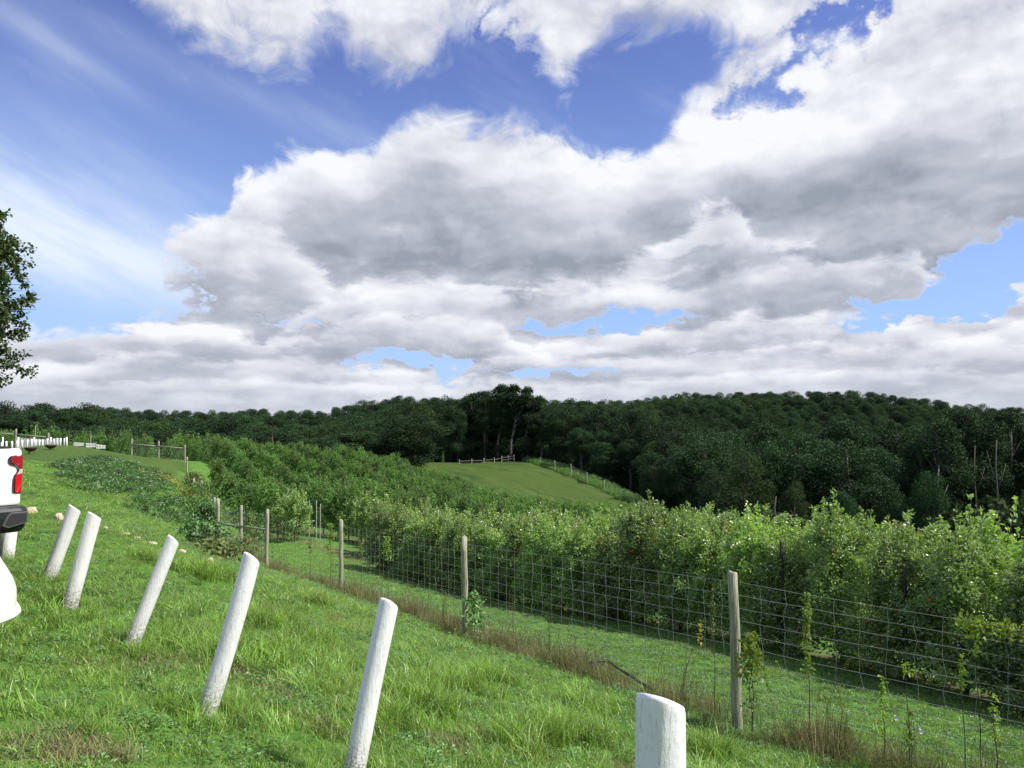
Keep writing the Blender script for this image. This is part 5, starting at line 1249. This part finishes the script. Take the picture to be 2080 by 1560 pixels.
# distant wooded ridge on the left and centre
for Y in (330, 380, 440, 500):
    u = 150.0; q = (Y - 330) / 170
    while u < 1200:
        tb = [(150, 826), (230, 829), (300, 838), (340, 836), (400, 838), (470, 836), (560, 833), (600, 836), (700, 828), (735, 817), (760, 812), (800, 808), (900, 810), (1200, 815)]
        tree_at(u, Y + rr.uniform(-10, 10), lerp_tab(tb, u) + (1 - q) * 24 + rr.uniform(-3, 4), rr.choice(['dome', 'dome', 'dome', 'light']), 'ridge', rr.uniform(1.2, 1.7)); u += 1542 / Y * rr.uniform(7, 10)
LAB = dict(under='understorey tree at the shaded foot of the wood behind the field', left='dark broadleaf tree in the wood along the left horizon beyond the hill crest', centre='dark tree in the wood directly behind the far mown field', edge='dark tree at the wood edge beyond the brambles right of the mown field', valley='dark leafy tree in the valley behind the orchard on the right',
           hill='tree in the wooded hillside rising behind the valley on the right', ridge='small distant tree on the wooded ridge along the horizon, left and centre')
GL = ['tall tree with a long bare trunk, leftmost of the grove towering over the field', 'tall tree with a slim bare trunk left of the leaning pair behind the rail fence', 'tall tree leaning right, in the middle of the grove behind the rail fence', 'tall tree leaning right at the right end of the grove over the field', 'highest tree of the grove on the skyline above the field', 'rounded tree left of the tall grove behind the field', 'low dark tree filling the gap under the grove, left part', 'low dark tree at the right foot of the tall grove', 'broad dark tree right of the grove where the field edge turns down', 'slender tall tree between the leftmost trunk and the leaning pair of the grove']
FT.sort(key=lambda t: t[1] - (1000 if t[5] == 'grove' else 0))
def ordinal(n):
    if n < len(ORD): return ORD[n]
    w = ['twenty', 'thirty', 'forty', 'fifty', 'sixty']; return w[(n + 1) // 10 - 2] + ('-' + ORD[(n + 1) % 10 - 1] if (n + 1) % 10 else 'th')
rank = {}
for rg_ in ('valley', 'edge'):
    for q_, t_ in enumerate(sorted([t for t in FT if t[5] == rg_ and t[2] != 'shrub'], key=lambda t: t[0] / t[1])): rank[id(t_)] = q_
gi_ = 0; far_t = []
vis = 0
for i, tt_ in enumerate(FT):
    x, y, kd, hs, w, rg = tt_
    # canopy trees, the nearest 290 as things of their own
    if vis < 298 and rg not in ('ridge',):
        vr = FV[kd][i % len(FV[kd])]; root = empty('forest_tree' if kd != 'shrub' else 'shrub', (x, y, h1(x, y)), rr.uniform(0, 6.28) if kd != 'lean' else rr.uniform(-.3, .3))
        ws = w * (.55 + .45 * hs); root.scale = (ws, ws, hs); obj('trunk', vr[0], root); obj('crown', vr[1], root)
        if rg == 'grove':
            tag(root, GL[gi_ % len(GL)], 'tree', 'tall grove behind the far field'); gi_ += 1
        elif kd == 'shrub': tag(root, 'low lighter green shrub in front of the valley trees, %s' % ('at the far right' if x / y > .5 else 'right of centre'), 'shrub')
        else:
            kl = {'light': 'light ', 'tall': 'tall ', 'cone': 'narrow pointed ', 'lean': 'tall ', 'low': 'low dark ', 'dome': 'round-crowned '}[kd]
            if id(tt_) in rank: tag(root, '%s %stree from left %s' % (ordinal(rank[id(tt_)]), kl, 'in the dark valley behind the orchard on the right' if rg == 'valley' else 'at the wood edge beyond the brambles right of the field'), 'tree', 'trees of the wood: ' + rg)
            elif rg in ('left', 'centre', 'under', 'ridge'):
                ub = CX + F * x / y
                if rg == 'left': pl_ = 'above the pickup and small white posts' if ub < 140 else 'above the slatted panels' if ub < 260 else 'above the crest rail fence' if ub < 400 else 'behind the left part of the hillside orchard' if ub < 600 else 'behind the right part of the hillside orchard'
                else: pl_ = 'left of the tall grove' if ub < 900 else 'behind or beside the tall grove' if ub < 1090 else 'right of the tall grove'
                tag(root, kl + ('tree in the wood ' if rg != 'under' else 'understorey tree at the wood foot ') + pl_, 'tree', 'trees of the wood: ' + rg)
            else: tag(root, kl + LAB[rg].replace('dark broadleaf tree', 'tree').replace('dark leafy tree', 'tree').replace('dark tree', 'tree'), 'tree', 'trees of the wood: ' + rg)
        vis += 1
    else: far_t.append((x, y, kd, hs, w))
kinds = ['dome', 'tall', 'light', 'cone', 'low']; vs = []; kidx = {}
for kd in kinds: kidx[kd] = len(vs); vs += [v[1] for v in FV[kd][:2]]
ft = [t for t in far_t if t[2] in kinds]
xy = np.array([(t[0], t[1]) for t in ft]); hsv = np.array([t[3] for t in ft]); wv = np.array([t[4] for t in ft]) * (.55 + .45 * hsv)
scatter('far_forest', np.column_stack([xy, H(xy[:, 0], xy[:, 1])]), np.column_stack([np.zeros((len(ft), 2)), rng.random(len(ft)) * 6.28]), np.column_stack([wv, wv, hsv]), np.array([kidx[t[2]] + (i % 2 if t[2] != 'cone' else 0) for i, t in enumerate(ft)]), vs, 'unbroken dark forest canopy on the far hills along the horizon', 'forest')
print('forest trees', len(FT), 'stuff', len(ft), 'orchard', len(cand), 'front', nfr)
# bare snag and pale trunks among the valley trees
for u, v0, v1, Y, r, lab in [(1906, 945, 975, 126, .22, 'bleached broken trunk among the dark valley trees on the right'), (2026, 893, 1020, 128, .18, 'pale slim bare trunk at the far right between dark trees'), (1982, 905, 1025, 128, .16, 'thin grey bare trunk left of the pale one at the far right'), (1575, 1008, 1050, 104, .18, 'short pale dead trunk just above the orchard tops')]:
    x, y, z = P(u, v1, Y); gz = h1(x, y); zt = P(u, v0, Y)[2]; mb = MB(); h = zt - gz
    mb.tube([(0, 0, -1), (.1, 0, h * .5), (-.1, .1, h * .8), (.15, 0, h)], [r * 1.2, r, r * .8, r * .4], 8)
    if h > 12: mb.tube([(-.05, .05, h * .62), (.9, 0, h * .72), (1.7, .1, h * .83)], [r * .5, r * .35, .04], 6); mb.tube([(0, 0, h * .7), (-.9, 0, h * .8), (-1.5, .1, h * .92)], [r * .45, r * .3, .04], 6)
    o = mb.build('bare_trunk', M['snag'] if r > .2 else M['pale_bark'], None, True); o.location = (x, y, gz); tag(o, lab, 'dead tree')

# ------------------------------------------------------------------ maple at the left edge
def maple():
    Y = 26; x, y, _ = P(-150, 850, Y); gz = h1(x, y); root = empty('maple_tree', (x, y, gz)); tag(root, 'leafy green tree whose branches reach in at the left edge against the sky', 'tree')
    rs = np.random.default_rng(4); tm = MB(); zt = 8.6 + CAMZ - gz
    tm.tube([(0, 0, -.4), (.05, 0, 2), (0, .1, 4.5), (.05, 0, zt - 1)], [.24, .19, .13, .04], 10)
    C, D, N_ = [], [], []
    for i in range(230):
        q = (i + .5) / 230; h = 1.9 + (zt - 2.3) * q; a = i * 2.399 + rs.normal(0, .2); rad = 3.35 * math.sin(math.pi * min(1, (q * .92 + .10))) ** .6 * rs.uniform(.74, 1.0)
        p0 = np.array([0, 0, h * .92]); p2 = np.array([rad * math.cos(a), rad * math.sin(a), h + .35]); p1 = (p0 + p2) / 2 + np.array([0, 0, .35]); tm.tube([p0, p1, p2], [.035, .02, .006], 5, False)
        for s in range(7):
            t = rs.uniform(.35, 1); b = (1 - t) ** 2 * p0 + 2 * t * (1 - t) * p1 + t * t * p2; e = b + rs.normal(0, .26, 3) + (p2 - p0) / rad * .18; n = 36; k = rs.random(n)[:, None]
            c = b + (e - b) * k + rs.normal(0, .07, (n, 3)); C.append(c); d = rs.normal(size=(n, 3)); d[:, 2] -= .5; D.append(d); nn = rs.normal(size=(n, 3)) * .6; nn[:, 2] += 1; N_.append(nn)
    C, D, N_ = map(np.concatenate, (C, D, N_)); n = len(C); v, f, t = leaves(C, D, N_, .14 * rs.uniform(.7, 1.2, n), .12 * rs.uniform(.7, 1.2, n), .15)
    obj('crown', mesh_np('crown', v, f, M['maple_leaf'], False, dict(tone=t)), root); obj('trunk', tm.mesh('trunk', M['bark'], True), root)
maple()

# ------------------------------------------------------------------ climbers and tall weeds on the fence
def climber(u, v0, v1, Y, w, n, m, label, name='climbing_vine', cat='vine', L=.06, flowers=(), horiz=False, stem=True, lean=0.0):
    x, y, z0 = P(u, v1, Y); z1 = P(u, v0, Y)[2]; gz = h1(x, y) if not horiz else z0; rs = np.random.default_rng(int(u)); root = empty(name, (x, y, gz)); tag(root, label, cat)
    c = np.zeros((n, 3)); k = rs.random(n)
    if horiz:
        c[:, 0] = (k - .5) * w * 1.0; c[:, 1] = rs.normal(0, .05, n) - k * 0; c[:, 2] = (z1 + z0) / 2 - gz + rs.normal(0, (z1 - z0) * .28, n) - .05 * np.abs(rs.normal(size=n)) - c[:, 0] * .10
    else:
        wd = w * (1.15 - k * .75) * (1 + .45 * np.sin(k * 17 + u)) if name != 'weed_thicket' else w * np.sqrt(1.05 - k * k) * 1.25; c[:, 0] = rs.normal(0, 1, n) * wd * .4 + lean * k; c[:, 1] = rs.normal(0, 1, n) * wd * .4; c[:, 2] = (z0 - gz) + (z1 - z0) * k
    d = rdir(n); d[:, 2] -= .45; v, f, t = leaves(c, d, rdir(n, .5) + np.array([0, -.5, .2]), L * rs.uniform(.5, 1.2, n), L * .7 * rs.uniform(.5, 1.2, n), .15)
    obj('foliage', mesh_np('foliage', v, f, m, False, dict(tone=t)), root)
    if stem:
        mb = MB(); h = z1 - gz
        if horiz: mb.tube([(-w * .5, 0, w * .05), (0, 0, .02), (w * .5, 0, -w * .05)], .004, 5)
        else: mb.tube([(0, 0, -.03), (.02, .01, h * .4), (-.015 + lean * .6, .01, h * .75), (lean, 0, h * .98)], [.006, .005, .004, .002], 5)
        mb.build('stem', M['bark'], root)
    for (fu, fv) in flowers:
        p = P(fu, fv, Y); mb = MB(); n2 = 10; vv = []; 
        for r_, z_ in ((.004, -.045), (.012, -.02), (.032, 0)): vv += [(r_ * math.cos(2 * math.pi * q / n2), z_, r_ * math.sin(2 * math.pi * q / n2)) for q in range(n2)]
        ff = [(i * n2 + q, i * n2 + (q + 1) % n2, (i + 1) * n2 + (q + 1) % n2, (i + 1) * n2 + q) for i in range(2) for q in range(n2)] + [tuple(range(n2))]
        vv = [(a_, -b_, c_) for a_, b_, c_ in vv]; mb.add(vv, ff); o = mb.build('flower', M['petal'], root); o.location = Vector(p) - root.location; o.rotation_euler = (.3, .2, .3)
V_, B_, O_, Y_ = M['vine'], M['broad'], M['olive_weed'], M['yellow']
def FY(u):      # distance of the fence line at a bearing
    a = (u - CX) / F / math.cos(PITCH)
    for (x1, y1), (x2, y2) in zip(fence_pts[:-1], fence_pts[1:]):
        k = (a * y1 - x1) / ((x2 - x1) - a * (y2 - y1)) if abs((x2 - x1) - a * (y2 - y1)) > 1e-9 else -1
        if 0 <= k <= 1: return y1 + (y2 - y1) * k
    return 10.0
climber(1641, 1203, 1368, FY(1641), .075, 300, V_, 'bright yellow-green vine column on the wire, right of the nearest whole fence post', L=.05)
climber(1449, 1185, 1300, FY(1449), .05, 110, O_, 'thin twisted olive vine on the wire, just left of the nearest whole fence post', L=.04)
climber(1423, 1262, 1308, FY(1423), .03, 30, Y_, 'few withered yellow leaves hanging on the fence wire', 'dead_vine', L=.045, stem=False)
climber(1527, 1285, 1375, FY(1527) - .1, .22, 230, V_, 'leafy light green weed hugging the right side of the nearest whole fence post', 'leafy_weed', 'weed', L=.075)
climber(1525, 1370, 1440, FY(1527) - .1, .14, 60, O_, 'sparse yellowish lower weed at the foot of the nearest whole fence post', 'leafy_weed', 'weed', L=.05)
climber(962, 1200, 1285, FY(962) - .1, .34, 420, B_, 'bushy green weed beside the central fence post', 'leafy_weed', 'weed', L=.08)
climber(671, 1062, 1125, FY(671), .16, 130, V_, 'yellow-green vine topping the wire left of the post at centre left', L=.08)
climber(630, 1090, 1130, FY(630), .14, 70, O_, 'small olive vine on the wire between the second and third whole posts', L=.07)
climber(788, 1088, 1140, FY(788), .22, 110, V_, 'pale vine on the wire midway between the centre left and central posts', L=.07)
climber(733, 1105, 1135, FY(733), .12, 50, O_, 'short olive vine on the wire just right of the post at centre left', L=.07)
climber(513, 1045, 1085, FY(513), .22, 90, V_, 'light green vine on the brace rail between the two left posts', L=.10)
climber(530, 1040, 1100, FY(530) - .2, .35, 120, B_, 'dark green creeper beside the left brace rail post', L=.10)
climber(1955, 1330, 1400, FY(1955), .07, 60, V_, 'short hanging green vine on the wire at the right edge', L=.055)
climber(1843, 1345, 1372, FY(1843), .07, 30, V_, 'tiny green vine tuft on the lower wire, right part of the fence', L=.055)
climber(1795, 1370, 1500, FY(1795), .08, 110, V_, 'tall green bindweed with one white trumpet flower below the fence wire', L=.05, flowers=[(1822, 1458)])
climber(2022, 1410, 1500, FY(2022), .06, 70, V_, 'bindweed with a white flower at the right edge below the wire', L=.05, flowers=[(2026, 1458)])
climber(1850, 1440, 1520, FY(1850), .07, 60, V_, 'low bindweed with a small pale flower near the lower right', L=.05, flowers=[(1873, 1486)])
climber(2035, 1250, 1285, FY(2035) + .05, .9, 330, V_, 'mat of yellow-green vine draped over the top wire at the right edge', L=.06, horiz=True)
climber(1985, 1255, 1330, FY(1985), .06, 60, V_, 'dangling vine strand left of the yellow-green mat on the top wire', L=.05)
for i, (u, v0, v1, wd, m, lab) in enumerate([(406, 980, 1060, 2.4, 'far_apple_leaf', 'tall dark green vine thicket smothering the fence left of the brace rail, upper part'), (418, 1022, 1090, 0.9, 'hill_weed', 'green weeds on the thicket just left of the first rail posts'), (420, 1078, 1122, 1.3, 'hill_weed', 'dark weed mound at the foot of the left brace rail post'), (392, 960, 1010, 1.0, 'olive_weed', 'olive weeds around the upper left fence posts'),
                                             (425, 1105, 1130, .9, 'vine', 'light green sprawling weed near the rightmost limestone block'), (465, 1085, 1130, .8, 'dry', 'brown withered bush between the first two left fence posts'), (505, 1090, 1125, .8, 'dry', 'brown withered bush under the brace rail'), (380, 990, 1020, 1.2, 'yellow', 'yellow-green blossoming weed beside the upper left fence'),
                                             (392, 1012, 1058, 2.6, 'far_apple_leaf', 'widest dark green weed mound on the near side of the left fence'), (404, 1062, 1105, 1.9, 'hill_weed', 'dark weed mound below the widest one, left of the brace rail'), (428, 1098, 1132, 1.5, 'olive_weed', 'tall pale grassy weeds in front of the brace rail')]):
    hy = hits(u, v1); Yd = (hy[1] + .6) if (hy and (i < 4 or i > 6)) else FY(u)
    wd *= (Yd / 50 if i < 4 or i > 7 else 1)
    climber(u, v0, v1, Yd - .6, wd, (2600 if wd > 2 else 1700) if (i < 4 or i > 7) else 320, M[m], lab, 'weed_thicket', 'weeds', L=.16 if (i < 4 or i > 7) else .12)
